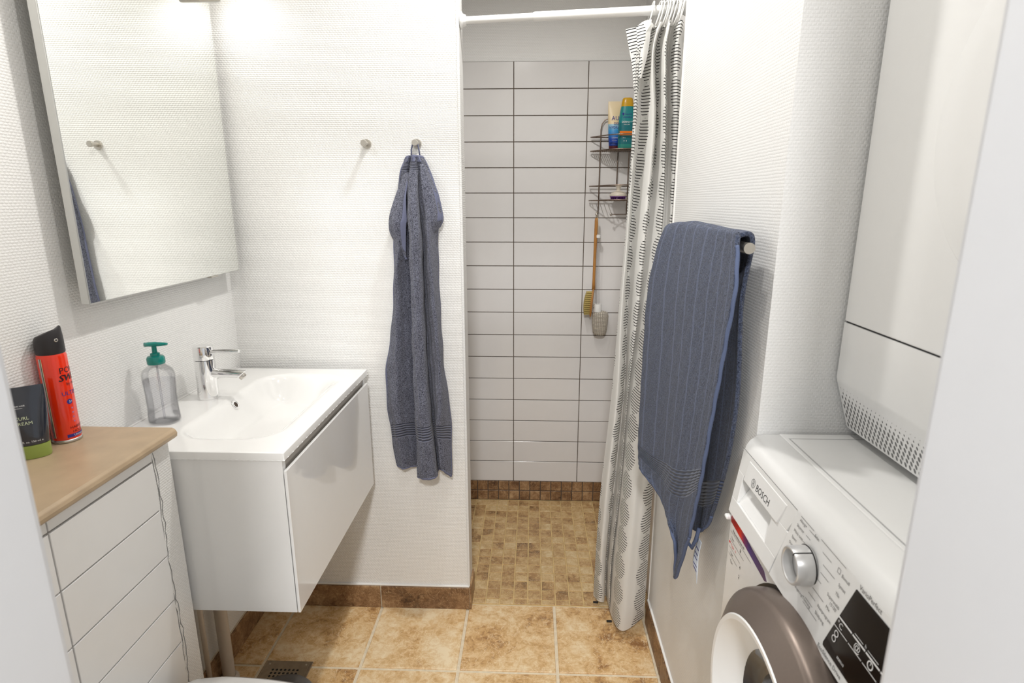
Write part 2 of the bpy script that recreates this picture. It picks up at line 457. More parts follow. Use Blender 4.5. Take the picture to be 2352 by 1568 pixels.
# ---------------------------------------------------------------- pieces (tiles) sharing mesh data
PC = {}
def piece(name, parent, c, size, axis, mat, ch=.0012):
    """chamfered slab; size = (along u, along v, thickness), axis = outward normal"""
    key = (round(size[0], 4), round(size[1], 4), round(size[2], 4), axis, mat.name, name)
    if key not in PC:
        w, h, t = size[0]/2, size[1]/2, size[2]
        lv = [(w, h, 0), (w, h, t-ch), (w-ch, h-ch, t)]
        rings = [[(-a, -b_, z), (a, -b_, z), (a, b_, z), (-a, b_, z)] for a, b_, z in lv]
        mp_ = {'+z': lambda u, v, n: (u, v, n), '-y': lambda u, v, n: (u, -n, v), '+x': lambda u, v, n: (n, u, v), '-x': lambda u, v, n: (-n, -u, v)}[axis]
        mb = MB().ring_stack([[mp_(*p) for p in r] for r in rings])
        me = bpy.data.meshes.new(name); me.from_pydata(mb.v, [], mb.f)
        bm = bmesh.new(); bm.from_mesh(me); bmesh.ops.recalc_face_normals(bm, faces=bm.faces); bm.to_mesh(me); bm.free()
        me.materials.append(mat); PC[key] = me
    o = bpy.data.objects.new(name, PC[key]); C.objects.link(o); o.parent = parent; o.location = c
    return o

# ---------------------------------------------------------------- room shell
XL, XR, YF, YB = -.94, .405, 1.735, 2.505
XE = -.212                       # end of the partition
XSR, XSL = .440, -.45            # shower side walls
YD0, YD1 = .24, .36              # door wall
YST = .967                       # stub wall face
floor = struct(MB().box(-1.3, 1.3, -1.6, YB+.1, -.06, -.004).build('floor', M['lightgrout']), 'travertine floor of large square tiles and shower mosaic', 'floor')
struct(MB().box(-1.1, 1.1, YD0, YB+.1, CEIL, CEIL+.1).build('ceiling', M['ceiling']), 'white painted ceiling above the bathroom', 'ceiling')
wl = struct(MB().box(XL-.12, XL, YD0, YF+.1, -.05, CEIL).build('wall_left', M['wall']), 'white woven-textured wall behind basin and mirror', 'wall')
wf = struct(MB().box(XL, XE, YF, YF+.1, -.05, CEIL).build('wall_front', M['wall']), 'white woven-textured partition wall with the hooks', 'wall')
wb = struct(MB().box(XSL-.1, XSR+.1, YB, YB+.1, -.05, CEIL).build('wall_back', M['wall']), 'shower back wall tiled white with painted strip above', 'wall')
struct(MB().box(XR, 1.06, YST, 1.685, -.05, CEIL).build('wall_right', M['wall_soft']), 'white textured wall carrying the towel rail', 'wall')
wsr = struct(MB().box(XSR, XSR+.1, 1.685, YB, -.05, CEIL).build('wall_shower_right', M['wall']), 'right side wall of the shower behind the curtain', 'wall')
wsl = struct(MB().box(XSL-.1, XSL, YF+.1, YB, -.05, CEIL).build('wall_shower_left', M['wall']), 'left side wall of the shower behind the partition', 'wall')
struct(MB().box(.96, 1.06, YD0, YST, -.05, CEIL).build('wall_alcove', M['wall_soft']), 'back wall of the washing machine alcove', 'wall')
dw = MB().box(XL-.12, -.43, YD0, YD1, -.05, CEIL).box(.333, 1.06, YD0, YD1, -.05, CEIL).box(-.43, .333, YD0, YD1, 2.06, CEIL)
struct(dw.build('wall_door', M['wall_soft']), 'wall around the doorway', 'wall')
df = MB().box(-.43, -.3535, YD0-.012, YD1, 0, 2.06).box(.2570, .333, YD0-.012, YD1, 0, 2.06).box(-.43, .333, YD0-.012, YD1, 2.0, 2.06)
door = struct(df.build('door_1', M['paint'], bevel=.008, segs=3), 'white painted door frame the view passes through', 'door frame')
ca = MB().box(-.445, -.350, YD0-.028, YD0-.010, 0, 2.08).box(.253, .348, YD0-.028, YD0-.010, 0, 2.08).box(-.445, .348, YD0-.028, YD0-.01, 1.99, 2.08)
ca.build('casing', M['paint'], door, bevel=.006, segs=3)
# threshold
MB().box(-.3535, .257, YD0, YD1, -.004, .006).build('threshold', M['wood'], door, bevel=.004)

# large floor tiles
TX = [-.831 + .3063*k for k in range(-1, 5)]
TY = [1.757 - .302*k for k in range(0, 6)]
g = .010
for i in range(len(TX)-1):
    for j in range(len(TY)-1):
        x0, x1, y1, y0 = max(TX[i], XL), min(TX[i+1], XR+.0), TY[j], TY[j+1]
        if i == len(TX)-2: x0, x1 = TX[i], min(TX[i+1], .95)
        if y0 < YD1: y0 = YD1
        if y1 - y0 < .02 or x1 - x0 < .02: continue
        gg = g*.5
        piece('floor_tile', floor, ((x0+x1)/2, (y0+y1)/2, -.006), (x1-x0-2*gg, y1-y0-2*gg, .006), '+z', M['stone'], .0016)
for x0, x1 in ((TX[4]+.003, .66), (.664, .955)):
    pass
# shower mosaic floor
P = .0505
MX = [-.209 + P*k for k in range(-5, 14)]
MY = [1.760, 1.7875] + [1.7875 + P*k for k in range(1, 15)]
mg = MB().box(XSL, XSR, 1.7585, YB, -.0041, -.0025).build('mosaic_grout', M['mosaicgrout'], floor)
for i in range(len(MX)-1):
    for j in range(len(MY)-1):
        x0, x1 = MX[i], min(MX[i+1], XSR-.001)
        y0, y1 = MY[j], min(MY[j+1], YB-.006)
        if x0 < XSL or x1-x0 < .012 or y1-y0 < .012: continue
        if x0 < XE-.01 and y0 < YF+.1: continue
        o = piece('mosaic_tile', floor, ((x0+x1)/2+random.uniform(-.0008, .0008), (y0+y1)/2+random.uniform(-.0008, .0008), -.005+random.uniform(0, .0009)), (x1-x0-.0050, y1-y0-.0050, .005), '+z', M['mosaic'], .001)
        o.rotation_euler.z = random.uniform(-.012, .012)
# mosaic skirting (two rows) on the shower back wall
MB().box(XSL, XSR, YB-.003, YB, -.004, .1005).build('skirting_grout', M['darkgrout'], wb)
for i in range(len(MX)-1):
    x0, x1 = MX[i]+.004, min(MX[i+1]+.004, XSR-.001)
    if x0 < XSL or x1-x0 < .012: continue
    for k in range(2):
        piece('mosaic_tile', wb, ((x0+x1)/2, YB-.001, .0245+k*P), (x1-x0-.0038, P-.004, .006), '-y', M['skirtstone'], .001)
# white tiles of the shower
GR = .103
MB().box(XSL, XSR, YB-.004, YB, .1005, 1.954).build('tile_grout', M['darkgrout'], wb)
cols = [(-.448, -.385), (-.385, -.082), (-.082, .221), (.221, .437)]
for r in range(18):
    z = 1.954 - (r+.5)*GR
    for x0, x1 in cols:
        piece('tile', wb, ((x0+x1)/2, YB-.0015, z), (x1-x0-.0032, GR-.0032, .006), '-y', M['walltile'], .001)
for wall, ax, xx in ((wsr, '-x', XSR), (wsl, '+x', XSL)):
    s = -1 if ax == '-x' else 1
    y00 = 1.70 if ax == '-x' else 1.84
    MB().box(min(xx, xx+s*.002), max(xx, xx+s*.002), y00, YB-.006, .0, 1.954).build('tile_grout', M['darkgrout'], wall)
    for r in range(19):
        z = 1.954 - (r+.5)*GR
        for y0, y1 in ((y00, 1.892), (1.892, 2.195), (2.195, 2.497)):
            piece('tile', wall, (xx+s*.001, (y0+y1)/2, z), (y1-y0-.0032, GR-.0032, .005), ax, M['walltile'], .001)

# tiled skirting boards
H = .087
bf = struct(MB().box(XL+.001, XE, YF-.004, YF, 0, H).build('baseboard_front', M['lightgrout']), 'brown stone skirting under the partition wall', 'skirting')
for x0, x1 in ((XL+.008, -.831), (-.831, -.526), (-.526, XE+.001)):
    piece('skirting_tile', bf, ((x0+x1)/2, YF-.003, H/2-.001), (x1-x0-.004, H-.002, .006), '-y', M['skirtstone'], .001)
piece('skirting_tile', bf, (XE+.0, YF+.048, H/2-.001), (.112, H-.002, .007), '+x', M['skirtstone'], .001)
bl = struct(MB().box(XL, XL+.004, 1.075, YF-.01, 0, H).build('baseboard_left', M['lightgrout']), 'brown stone skirting below the wash basin', 'skirting')
for y0, y1 in ((1.075, 1.153), (1.153, 1.455), (1.455, YF-.010)):
    piece('skirting_tile', bl, (XL+.003, (y0+y1)/2, H/2-.001), (y1-y0-.004, H-.002, .006), '+x', M['skirtstone'], .001)
brr = struct(MB().box(XR-.004, XR, YST, 1.685, 0, H).build('baseboard_right', M['lightgrout']), 'brown stone skirting under the towel rail wall', 'skirting')
for y0, y1 in ((YST, 1.153), (1.153, 1.455), (1.455, 1.686)):
    piece('skirting_tile', brr, (XR-.003, (y0+y1)/2, H/2-.001), (y1-y0-.004, H-.002, .006), '-x', M['skirtstone'], .001)
t1 = MB().box(XL, XE, YF-.006, YF+.001, H-.001, H+.005)
struct(t1.build('trim_1', M['caulk'], bevel=.002), 'white caulk line over the front skirting', 'trim')
struct(MB().box(XR-.006, XR+.001, YST, 1.685, H-.001, H+.006).build('trim_2', M['caulk'], bevel=.002), 'white caulk line over the right skirting', 'trim')
struct(MB().box(XR-.003, XR+.004, 1.683, 1.694, .09, CEIL).build('trim_3', M['caulk'], bevel=.002), 'white corner strip where the shower begins', 'trim')
struct(MB().box(XE-.006, XE+.0025, YF-.0025, YF+.006, H, CEIL).build('trim_4', M['wall_soft'], bevel=.002), 'white corner bead of the partition wall', 'trim')

# ---------------------------------------------------------------- boxed ledge (left) with tiles
XB = -.755
ledge = struct(MB().box(XL, XB, YD1, 1.0735, 0, .926).build('wall_ledge', M['wall']), 'white boxed-in ledge wall with tiled front', 'wall')
MB().box(XB, XB+.003, YD1, 1.0135, .05, .9245).build('tile_grout', M['greygrout'], ledge)
for y0, y1 in ((.5135, .7625), (.7625, 1.0125), (YD1+.002, .5135)):
    piece('tile', ledge, (XB+.002, (y0+y1)/2, .9135), (y1-y0-.003, .0215, .005), '+x', M['ledgetile'], .0008)
    for k in range(8):
        z = .900 - .0522 - k*.1045
        piece('tile', ledge, (XB+.002, (y0+y1)/2, z), (y1-y0-.003, .1045-.003, .005), '+x', M['ledgetile'], .0008)
random.seed(3)
for y00, amp in ((1.0255, .0035), (1.0185, .002)):
    pts = []
    n = 46
    for k in range(n):
        z = .915 - k*.016
        pts.append((XB+.0006, y00 + .004*math.sin(k*.3) + random.uniform(-amp, amp), z))
    mb = MB()
    for k in range(n-1):
        w0, w1 = (.0004+.0006*abs(math.sin(k*1.7))), (.0004+.0006*abs(math.sin((k+1)*1.7)))
        a, b_ = pts[k], pts[k+1]
        mb.add([(a[0], a[1]-w0, a[2]), (a[0], a[1]+w0, a[2]), (b_[0], b_[1]+w1, b_[2]), (b_[0], b_[1]-w1, b_[2])], [(0, 1, 2, 3)])
    lab(mb.build('crack', M['crack'], ledge), 'dark hairline crack beside the tiles')

prof = [(XL+.001, .926), (XB+.0165, .926), (XB+.0215, .930), (XB+.0225, .937), (XB+.0195, .943), (XB+.0135, .9455), (XL+.001, .9455)]
def cy(x, z, y): return (x, y, z)
sh = MB().ring_stack([[cy(*p, YD1+.002) for p in prof], [cy(*p, 1.076) for p in prof], [cy(p[0]-(.006 if p[0] > XB else 0), p[1], 1.0825) for p in prof]])
tag(sh.build('ledge_top', M['laminate'], bevel=.0015), 'tan laminate worktop with rounded edge on the tiled ledge', 'worktop')

# ---------------------------------------------------------------- vanity cabinet and basin
BX0, BX1, BY0, BY1, BZ = XL+.002, -.5175, 1.084, 1.705, .890
van = thing('vanity_cabinet', 'white gloss wall-hung vanity cabinet under the basin', 'cabinet', (-.73, 1.39, .50))
cb_ = MB().box(BX0, -.5240, 1.086, 1.102, .500, .873).box(BX0, -.5240, 1.674, 1.690, .500, .873).box(BX0, -.533, 1.105, 1.674, .500, .516).box(BX0, BX0+.016, 1.105, 1.674, .516, .873)
cb_.build('body', M['lacquer'], van, bevel=.001)
dr = MB().box(-.5215, -.5150, 1.084, 1.690, .5015, .8495).build('drawer_front', M['lacquer'], van, bevel=.0012)
gp = MB().box(-.5300, -.5262, 1.1025, 1.6735, .81, .873)
lab(gp.build('grip_profile', plain('grey_grip_profile', lin(178, 172, 164), .35, metal=.2), van), 'brushed grey grip channel above the drawer')

bas = thing('washbasin', 'white ceramic washbasin with wide shallow bowl', 'washbasin', (-.73, 1.39, .873))
nx, ny = 66, 96
X0, X1, Y0, Y1 = -.812, -.560, 1.150, 1.648
def bowl(x, y):
    r = .085
    cx, cy_ = (X0+X1)/2, (Y0+Y1)/2
    hx, hy = (X1-X0)/2, (Y1-Y0)/2
    # skewed ends: the front corners are more rounded than the back ones
    qx, qy = abs(x-cx)-(hx-r), abs(y-cy_)-(hy-r)
    d = -(math.hypot(max(qx, 0), max(qy, 0)) + min(max(qx, qy), 0) - r)
    if d <= 0: return 0
    tx = (x-X0)/(X1-X0)
    w = .045 + .075*max(0, min(1, tx))           # steep at the back, gentle in front
    t = min(1, d/w)
    s = t*t*(3-2*t)
    return .072*s
top = []
for i in range(nx+1):
    x = BX0 + (BX1-BX0)*i/nx
    top.append([(x, BY0+(BY1-BY0)*j/ny, BZ - bowl(x, BY0+(BY1-BY0)*j/ny)) for j in range(ny+1)])
bmb = MB().grid(top)
nr, nc = nx+1, ny+1
rim = [top[0][j] for j in range(nc)] + [top[i][nc-1] for i in range(1, nr)] + [top[nr-1][j] for j in range(nc-2, -1, -1)] + [top[i][0] for i in range(nr-2, 0, -1)]
bmb.ring_stack([[(p[0], p[1], BZ) for p in rim], [(p[0], p[1], BZ-.0165) for p in rim]], False, False)
bot = []
for i in range(nx+1):
    x = BX0 + (BX1-BX0)*i/nx
    bot.append([(x, BY0+(BY1-BY0)*j/ny, BZ - .0165 - bowl(x, BY0+(BY1-BY0)*j/ny)) for j in range(ny+1)])
bmb.grid(bot)
bo = bmb.build('bowl', M['ceramic'], bas, auto=50)
mw = bo.modifiers.new('weld', 'WELD'); mw.merge_threshold = .0002
mv = bo.modifiers.new('bevel', 'BEVEL'); mv.width = .0014; mv.segments = 2; mv.limit_method = 'ANGLE'; mv.angle_limit = math.radians(60)
# overflow on the back slope of the bowl
ox, oy = -.7955, 1.418
oz = BZ - bowl(ox, oy)
nrm = Vector((.86, 0, .51)).normalized()
rot = nrm.to_track_quat('Z', 'Y').to_matrix()
def onslope(p): 
    q = rot @ Vector(p); return (ox+q.x, oy+q.y, oz+q.z)
ov = MB().lathe([(.0075, .002), (.0075, .0035), (.0125, .0035), (.0135, .002), (.0135, -.001)], 28, cap=False); ov.v = [onslope(p) for p in ov.v]
lab(ov.build('overflow_ring', M['chrome'], bas, smooth=True), 'chrome overflow ring')
oh = MB().lathe([(.0078, .0015), (.0077, .0025)], 24); oh.v = [onslope(p) for p in oh.v]
lab(oh.build('overflow_hole', plain('overflow_dark_brown', (.06, .04, .03, 1), .8), bas), 'dark overflow opening')  # dark brown disc stands for the opening inside the ring
struct(MB().tube([(XL+.003, 1.09, BZ+.001), (XL+.003, 1.70, BZ+.001)], .003, 8).build('trim_5', M['caulk'], smooth=True), 'caulk line behind the basin', 'trim')

# faucet
fx, fy = -.868, 1.425
fa = thing('faucet', 'chrome single-lever basin faucet', 'faucet', (fx, fy, BZ))
fb = MB().lathe([(.0265, 0), (.0272, .002), (.0272, .006), (.0255, .03), (.0252, .106)], 40, (fx, fy, BZ))
fb.build('body', M['chrome'], fa, auto=40)
fc = MB().lathe([(.0249, .1075), (.0252, .109), (.0252, .136), (.0245, .1415), (.022, .1438), (.0, .1445)], 40, (fx, fy, BZ))
cap = fc.build('lever_cap', M['chrome'], fa, auto=40)
lv = MB().tube([(fx+.018, fy-.003, BZ+.1275), (fx+.06, fy-.003, BZ+.1295), (fx+.098, fy-.003, BZ+.1305)], [.0062, .0055, .0052], 16)
lv.build('lever', M['chrome'], cap, auto=40)
# spout: flattened tube with slanted mouth
rings = []
for k in range(9):
    t = k/8
    cx_ = fx+.012 + t*.086
    hw, hh = .0135-.001*t, .0135 - .003*t
    zc = BZ+.069 - .002*t
    ring = []
    for i in range(24):
        a = 2*PI*i/24
        zz = zc + hh*math.sin(a)
        ring.append((cx_ + (zz-zc)*(1.15*t), fy+hw*math.cos(a), zz))
    rings.append(ring)
spt = MB().ring_stack(rings).build('spout', M['chrome'], fa, auto=40)
ae = MB().lathe([(.0098, 0), (.0098, .006), (.0085, .008)], 24)
rot2 = Vector((.72, 0, -.69)).to_track_quat('Z', 'Y').to_matrix()
ae.v = [tuple(Vector((fx+.0965, fy, BZ+.0625)) + rot2 @ Vector(p)) for p in ae.v]
ae.build('aerator', M['steel'], spt, auto=40)

# ---------------------------------------------------------------- mirror and its lamps
MXF, MY0, MY1, MZ0, MZ1 = -.889, 1.099, 1.700, 1.2005, 1.955
mi = thing('wall_mirror', 'large frameless-edged mirror standing off the left wall', 'mirror', (XL, 1.40, MZ0))
MB().box(XL+.001, -.907, MY0+.10, MY1-.10, MZ0+.10, MZ1-.05).build('mounting_box', M['plastic'], mi)
MB().box(-.9065, MXF-.0008, MY0, MY1, MZ0, MZ1).build('frame', M['satin'], mi, bevel=.0008)
MB().box(MXF-.0008, MXF, MY0+.003, MY1-.002, MZ0+.002, MZ1-.002).build('glass', M['mirror'], mi)
MB().box(-.9, MXF+.003, 1.54, 1.575, MZ0-.0035, MZ0+.001).build('clip', M['steel'], mi, bevel=.001)

wl_mat = emit('warm_lamp_diffuser', (1.0, .95, .86, 1), 9.0)
for yy, txt in ((1.655, 'mirror lamp arm nearest the corner, above the mirror edge'), (1.145, 'mirror lamp arm above the near end of the mirror')):
    ml = thing('mirror_lamp', txt, 'lamp', (-.905, yy, 1.925), 'lamps clipped to the top of the mirror')
    MB().tube([(-.936, yy, 1.9245), (-.842, yy, 1.9245), (-.836, yy, 1.9245), (-.833, yy, 1.9245)], [.0078, .0078, .0072, .005], 16).build('arm', M['satin'], ml, auto=50)
    MB().box(-.911, -.896, yy-.004, yy+.004, 1.9155, 1.919).build('clamp', M['black'], ml)
    hd = MB().lathe([(.028, 0), (.031, .004), (.031, .045), (.022, .062), (.008, .066)], 28, (-.85, yy, 1.985)).build('shade', M['satin'], ml, auto=40)
    MB().tube([(-.85, yy, 1.93), (-.85, yy, 1.99)], .005, 10).build('stem', M['satin'], ml, smooth=True)
    MB().lathe([(.0, -.001), (.026, -.001), (.026, .001), (0, .001)], 24, (-.85, yy, 1.983)).build('diffuser', wl_mat, hd)
    ld = bpy.data.lights.new('mirror_lamp_light', 'SPOT'); ld.energy = 1.5 if yy > 1.4 else 4.5; ld.color = LAMP_COL; ld.spot_size = math.radians(165); ld.spot_blend = .8; ld.shadow_soft_size = .03
    lo = bpy.data.objects.new('mirror_lamp_light', ld); C.objects.link(lo); lo.parent = ml; lo.location = (.075, 0, .045); lo.rotation_euler = (0, math.radians(-18), 0)

for k, (x, y, w) in enumerate(CEIL_LAMPS):
    cl = thing('ceiling_lamp', ['round recessed ceiling lamp between basin and towel rail', 'round recessed ceiling lamp near the door', 'round recessed ceiling lamp inside the shower'][k], 'lamp', (x, y, CEIL), 'recessed ceiling lamps')
    MB().lathe([(.042, -.001), (.047, -.006), (.056, -.006), (.058, 0)], 32, (x, y, CEIL), cap=False).build('trim_ring', M['satin'], cl, smooth=True)
    MB().lathe([(0, -.003), (.043, -.003), (.043, -.001), (0, -.001)], 28, (x, y, CEIL)).build('diffuser', wl_mat, cl)
    ld = bpy.data.lights.new('ceiling_lamp_light', 'SPOT'); ld.spot_size = math.radians(168); ld.spot_blend = .7; ld.energy = w; ld.color = LAMP_COL; ld.shadow_soft_size = .035
    lo = bpy.data.objects.new('ceiling_lamp_light', ld); C.objects.link(lo); lo.parent = cl; lo.location = (0, 0, -.05)

# added hallway lamp, unseen, brightens lower walls and floor through the open door
hl_t = thing('hall_fill_lamp', 'added unseen fill lamp on the hallway ceiling outside the door', 'lamp', (-.05, -.75, 2.42))
MB().lathe([(.0, -.07), (.08, -.062), (.125, -.03), (.13, 0)], 36, (-.05, -.75, 2.42)).build('globe', wl_mat, hl_t, smooth=True)
MB().lathe([(.135, 0), (.135, .02)], 36, (-.05, -.75, 2.42)).build('base_plate', M['rod'], hl_t, auto=40)
ld = bpy.data.lights.new('hall_fill_light', 'SPOT'); ld.spot_size = math.radians(170); ld.spot_blend = .4; ld.energy = HALL_FILL_W; ld.color = (1.0, .99, .985); ld.shadow_soft_size = .11
lo = bpy.data.objects.new('hall_fill_light', ld); C.objects.link(lo); lo.parent = hl_t; lo.location = (0, 0, -.10)
struct(MB().box(-1.3, 1.3, -1.6, YD0-.001, 2.44, 2.5).build('ceiling_hall', M['ceiling']), 'white hallway ceiling', 'ceiling')

# ---------------------------------------------------------------- washing machine
def xp(z): return .366 + (z-.848)/(.972-.848)*.017
WY0, WY1, WX, WXB = .368, .9635, .372, .945
wm = thing('washing_machine', 'white front-loading washing machine with grey door ring', 'washing machine', (.66, .666, .15))
MB().box(WX, WXB, WY0, WY1, .152, .8465).box(.419, WXB, WY0, WY1, .8465, .974).build('body', M['enamel'], wm, bevel=.003)
def PF(y, z, off=0): return (xp(z)+off, y, z)
# control panel right of the detergent drawer
pn = [(.9635, .8475), (WY0, .8475), (WY0, .972), (.9635, .972)]
pan = MB().prism([(.776, .8475), (WY0, .8475), (WY0, .972), (.748, .972), (.752, .955)], lambda y, z: PF(y, z), lambda y, z: (.42, y, z))
panel = pan.build('control_panel', M['plastic'], wm, bevel=.0008)
edge = []
arc = [(.383, .9722), (.3855, .981), (.391, .9895), (.400, .9965), (.412, 1.0), (.440, 1.0005), (.440, .9722)]
te = MB().ring_stack([[(x+.004, WY1, z-.003) for x, z in arc], [(x, WY1-.006, z) for x, z in arc], [(x, WY0, z) for x, z in arc]]).build('top_edge', M['plastic'], wm, auto=35)
MB().ring_stack([[PF(.9635, .9716, -.0003), PF(.749, .9716, -.0003)], [PF(.9635, .9724, -.0003), PF(.749, .9724, -.0003)]], False, False, closed=False).build('seam', M['print'], te)
lidp = MB().box(.441, WXB, WY0, WY1, .974, 1.0).build('top_plate', M['enamel'], wm, bevel=.003)
MB().box(.4495, .452, WY0+.03, WY1-.022, .9999, 1.00025).box(.452, .62, WY1-.0245, WY1-.0225, .9999, 1.00025).build('lid_seam', plain('pale_seam_grey', (.42, .42, .42, 1), .6), lidp)
# detergent drawer, built round its grip pocket
dw_ = thing  # (no new thing: part follows)
drm = MB()
sl = lambda poly, o0=0, o1=.03: drm.prism(poly, lambda y, z: PF(y, z, o0), lambda y, z: PF(y, z, o1))
sl([(.9615, .9305), (.7625, .9305), (.7495, .955), (.749, .9712), (.9615, .9712)])
sl([(.9615, .8485), (.7785, .8485), (.771, .878), (.9615, .878)])
sl([(.9615, .878), (.937, .878), (.937, .9305), (.9615, .9305)])
sl([(.812, .878), (.771, .878), (.757, .9305), (.812, .9305)])
drw = drm.build('detergent_drawer', M['plastic'], wm, bevel=.0009)
pk = MB().ring_stack([[PF(.9365, .8785, .004), PF(.8125, .8785, .004), PF(.8125, .93, .029), PF(.9365, .93, .029)], [PF(.9365, .8785, .033), PF(.8125, .8785, .033), PF(.8125, .93, .034), PF(.9365, .93, .034)]])
lab(pk.build('grip_pocket', M['plastic'], drw), 'sloping finger pocket')
fl = MB().prism([(.9285, .9265), (.790, .9265), (.777, .963), (.926, .963)], lambda y, z: PF(y, z, -.0010 - (.0018 if z < .93 else 0)), lambda y, z: PF(y, z, .002))
fl.build('drawer_flap', M['plastic'], drw, bevel=.0008)
def face(y0, z0, off=-.0006, lean=True):
    if lean: return lambda u, v: (xp(z0+v)+off, y0-u, z0+v)
    return lambda u, v: (WX+off, y0-u, z0+v)
def face_flap(y0, z0):
    return lambda u, v: (xp(z0+v) - .0013 - .0018*max(0, (.963-z0-v)/.0365), y0-u, z0+v)
bl_ = MB(); write(bl_, 'BOSCH', .0165, face_flap(.878, .9335))
bl_.build('brand_lettering', M['printblack'], drw)
lg = MB()
cy0, cz0 = .8905, .9392
fnl = face_flap(0, 0)
ringo = [fnl(-(cy0+.0078*math.cos(a)), cz0+.0078*math.sin(a)) for a in [2*PI*i/28 for i in range(28)]]
ringi = [fnl(-(cy0+.0068*math.cos(a)), cz0+.0068*math.sin(a)) for a in [2*PI*i/28 for i in range(28)]]
lg.ring_stack([ringo, ringi], False, False)
for s in (-1, 1):
    lg.add([fnl(-(cy0+s*.0022+dx), cz0+dz) for dx, dz in ((-.0006, -.0055), (.0006, -.0055), (.0006, .0055), (-.0006, .0055))], [(0, 1, 2, 3)])
lg.add([fnl(-(cy0+dx), cz0+dz) for dx, dz in ((-.0022, -.0006), (.0022, -.0006), (.0022, .0006), (-.0022, .0006))], [(0, 1, 2, 3)])
lg.build('brand_emblem', M['print'], drw)
# knob
ky, kz = .6905, .9225
kx = xp(kz)
kn = MB().lathe([(.0265, .001), (.0268, -.003), (.0255, -.0235), (.0245, -.0248), (.0225, -.0248), (.0212, -.0235), (.0205, -.011)], 48, (kx, ky, kz), 'x', cap=False).build('program_knob', M['knob'], wm, auto=40)
MB().lathe([(.0, -.0105), (.0206, -.0108), (.0206, -.008)], 40, (kx, ky, kz), 'x').build('knob_face', M['plastic'], kn, smooth=True)
MB().lathe([(.0272, .0), (.028, -.0012), (.0265, -.0018)], 40, (kx, ky, kz), 'x', cap=False).build('knob_gap', M['black'], kn)
a = math.radians(70)
mk = MB().tube([(kx-.0015, ky+.0270*math.cos(a)*-1, kz+.0268*math.sin(a)), (kx-.0245, ky-.0256*math.cos(a), kz+.0256*math.sin(a)), (kx-.025, ky-.0215*math.cos(a), kz+.0215*math.sin(a))], .0009, 6)
mk.build('knob_mark', M['black'], kn)
# programme lettering
pr = MB()
left = [('Allergi+', .7355, .963), ('Skjortor', .7395, .953), ('Mörk tvätt', .7430, .9425), ('Sport', .7440, .932), ('Duntäcke', .7470, .9215), ('Fintvätt', .7490, .911), ('Trumma', .7500, .9005)]
for t, y, z in left: write(pr, t, .0062, face(y, z))
right = [('Bomull', .6205, .9560), ('Syntet', .6215, .9430), ('Ylle', .6225, .9310), ('Supersnabb', .6360, .9190), ("15'/30'", .6270, .9125), ('Mix', .6315, .9040), ('Nattprogram', .6470, .8930), ('Sköljning', .6480, .8825)]
pr2 = MB()
for t, y, z in right: write(pr2, t, .0062, face(y, z))
pr2.build('programme_lettering', M['print'], panel)
write(pr, 'Från', .0065, face(.6935, .9645)); write(pr, 'Centrifugering/Tömning', .0060, face(.7180, .8790))
write(MB(), 'VarioPerfect', .0085, face(.5865, .9655)).build('feature_lettering', M['print'], panel); write(MB(), 'EcoSilence Drive', .0080, face(.6250, .8530)).build('feature_lettering', M['print'], panel)
def hl(y0, y1, z, w=.0003):
    pr.add([PF(y0, z-w, -.0006), PF(y1, z-w, -.0006), PF(y1, z+w, -.0006), PF(y0, z+w, -.0006)], [(0, 1, 2, 3)])
hl(.7355, .6975, .9705); hl(.678, .6165, .9705)
for y0, y1, z in ((.708, .688, .9655), (.712, .700, .955), (.7145, .709, .944), (.7485, .736, .897), (.668, .6455, .9585), (.660, .631, .9455), (.6605, .640, .934), (.6645, .6525, .9225), (.667, .638, .9065), (.672, .6535, .8955), (.6755, .6555, .8845), (.678, .640, .8765)):
    hl(y0, y1, z)
sqf = [(.6305, .9565), (.6245, .9565), (.6245, .9625), (.6305, .9625)]
for i in range(4):
    (ya, za), (yb, zb) = sqf[i], sqf[(i+1) % 4]
    d = .0003
    if abs(za-zb) < 1e-6: hl(ya, yb, za, d)
    else: pr.add([PF(ya-d, za, -.0006), PF(ya+d, za, -.0006), PF(ya+d, zb, -.0006), PF(ya-d, zb, -.0006)], [(0, 1, 2, 3)])
pr.build('programme_lettering', M['print'], panel)
# display
dp = MB().prism([(.6165, .8665), (.6155, .8625), (.4555, .8625), (.4555, .962), (.590, .962)], lambda y, z: PF(y, z, -.0012), lambda y, z: PF(y, z, .004))
disp = dp.build('display', M['blackgloss'], wm, bevel=.0006)
dt = MB()
def dface(y0, z0): return face(y0, z0, -.0019)
def dl(y0, y1, z, w):
    dt.add([PF(y0, z-w, -.0019), PF(y1, z-w, -.0019), PF(y1, z+w, -.0019), PF(y0, z+w, -.0019)], [(0, 1, 2, 3)])
for y0, y1 in ((.6035, .5735), (.572, .5465), (.545, .519), (.5175, .475)): dl(y0, y1, .9155, .0011)
for y0, y1 in ((.606, .5765), (.5745, .5475), (.5455, .5185), (.517, .475)): dl(y0, y1, .9015, .0005)
dl(.569, .552, .9195, .0004); dl(.543, .523, .9195, .0004)
write(dt, '°C', .0105, dface(.6015, .9045)); write(dt, '@', .0125, dface(.5655, .9045)); write(dt, 'h', .006, dface(.549, .9185))
write(dt, 'Speed', .0072, dface(.5125, .9065)); write(dt, 'Perfect', .0072, dface(.5125, .8960)); write(dt, 'status', .0065, dface(.585, .8715))
for yy in (.602, .602):
    pass
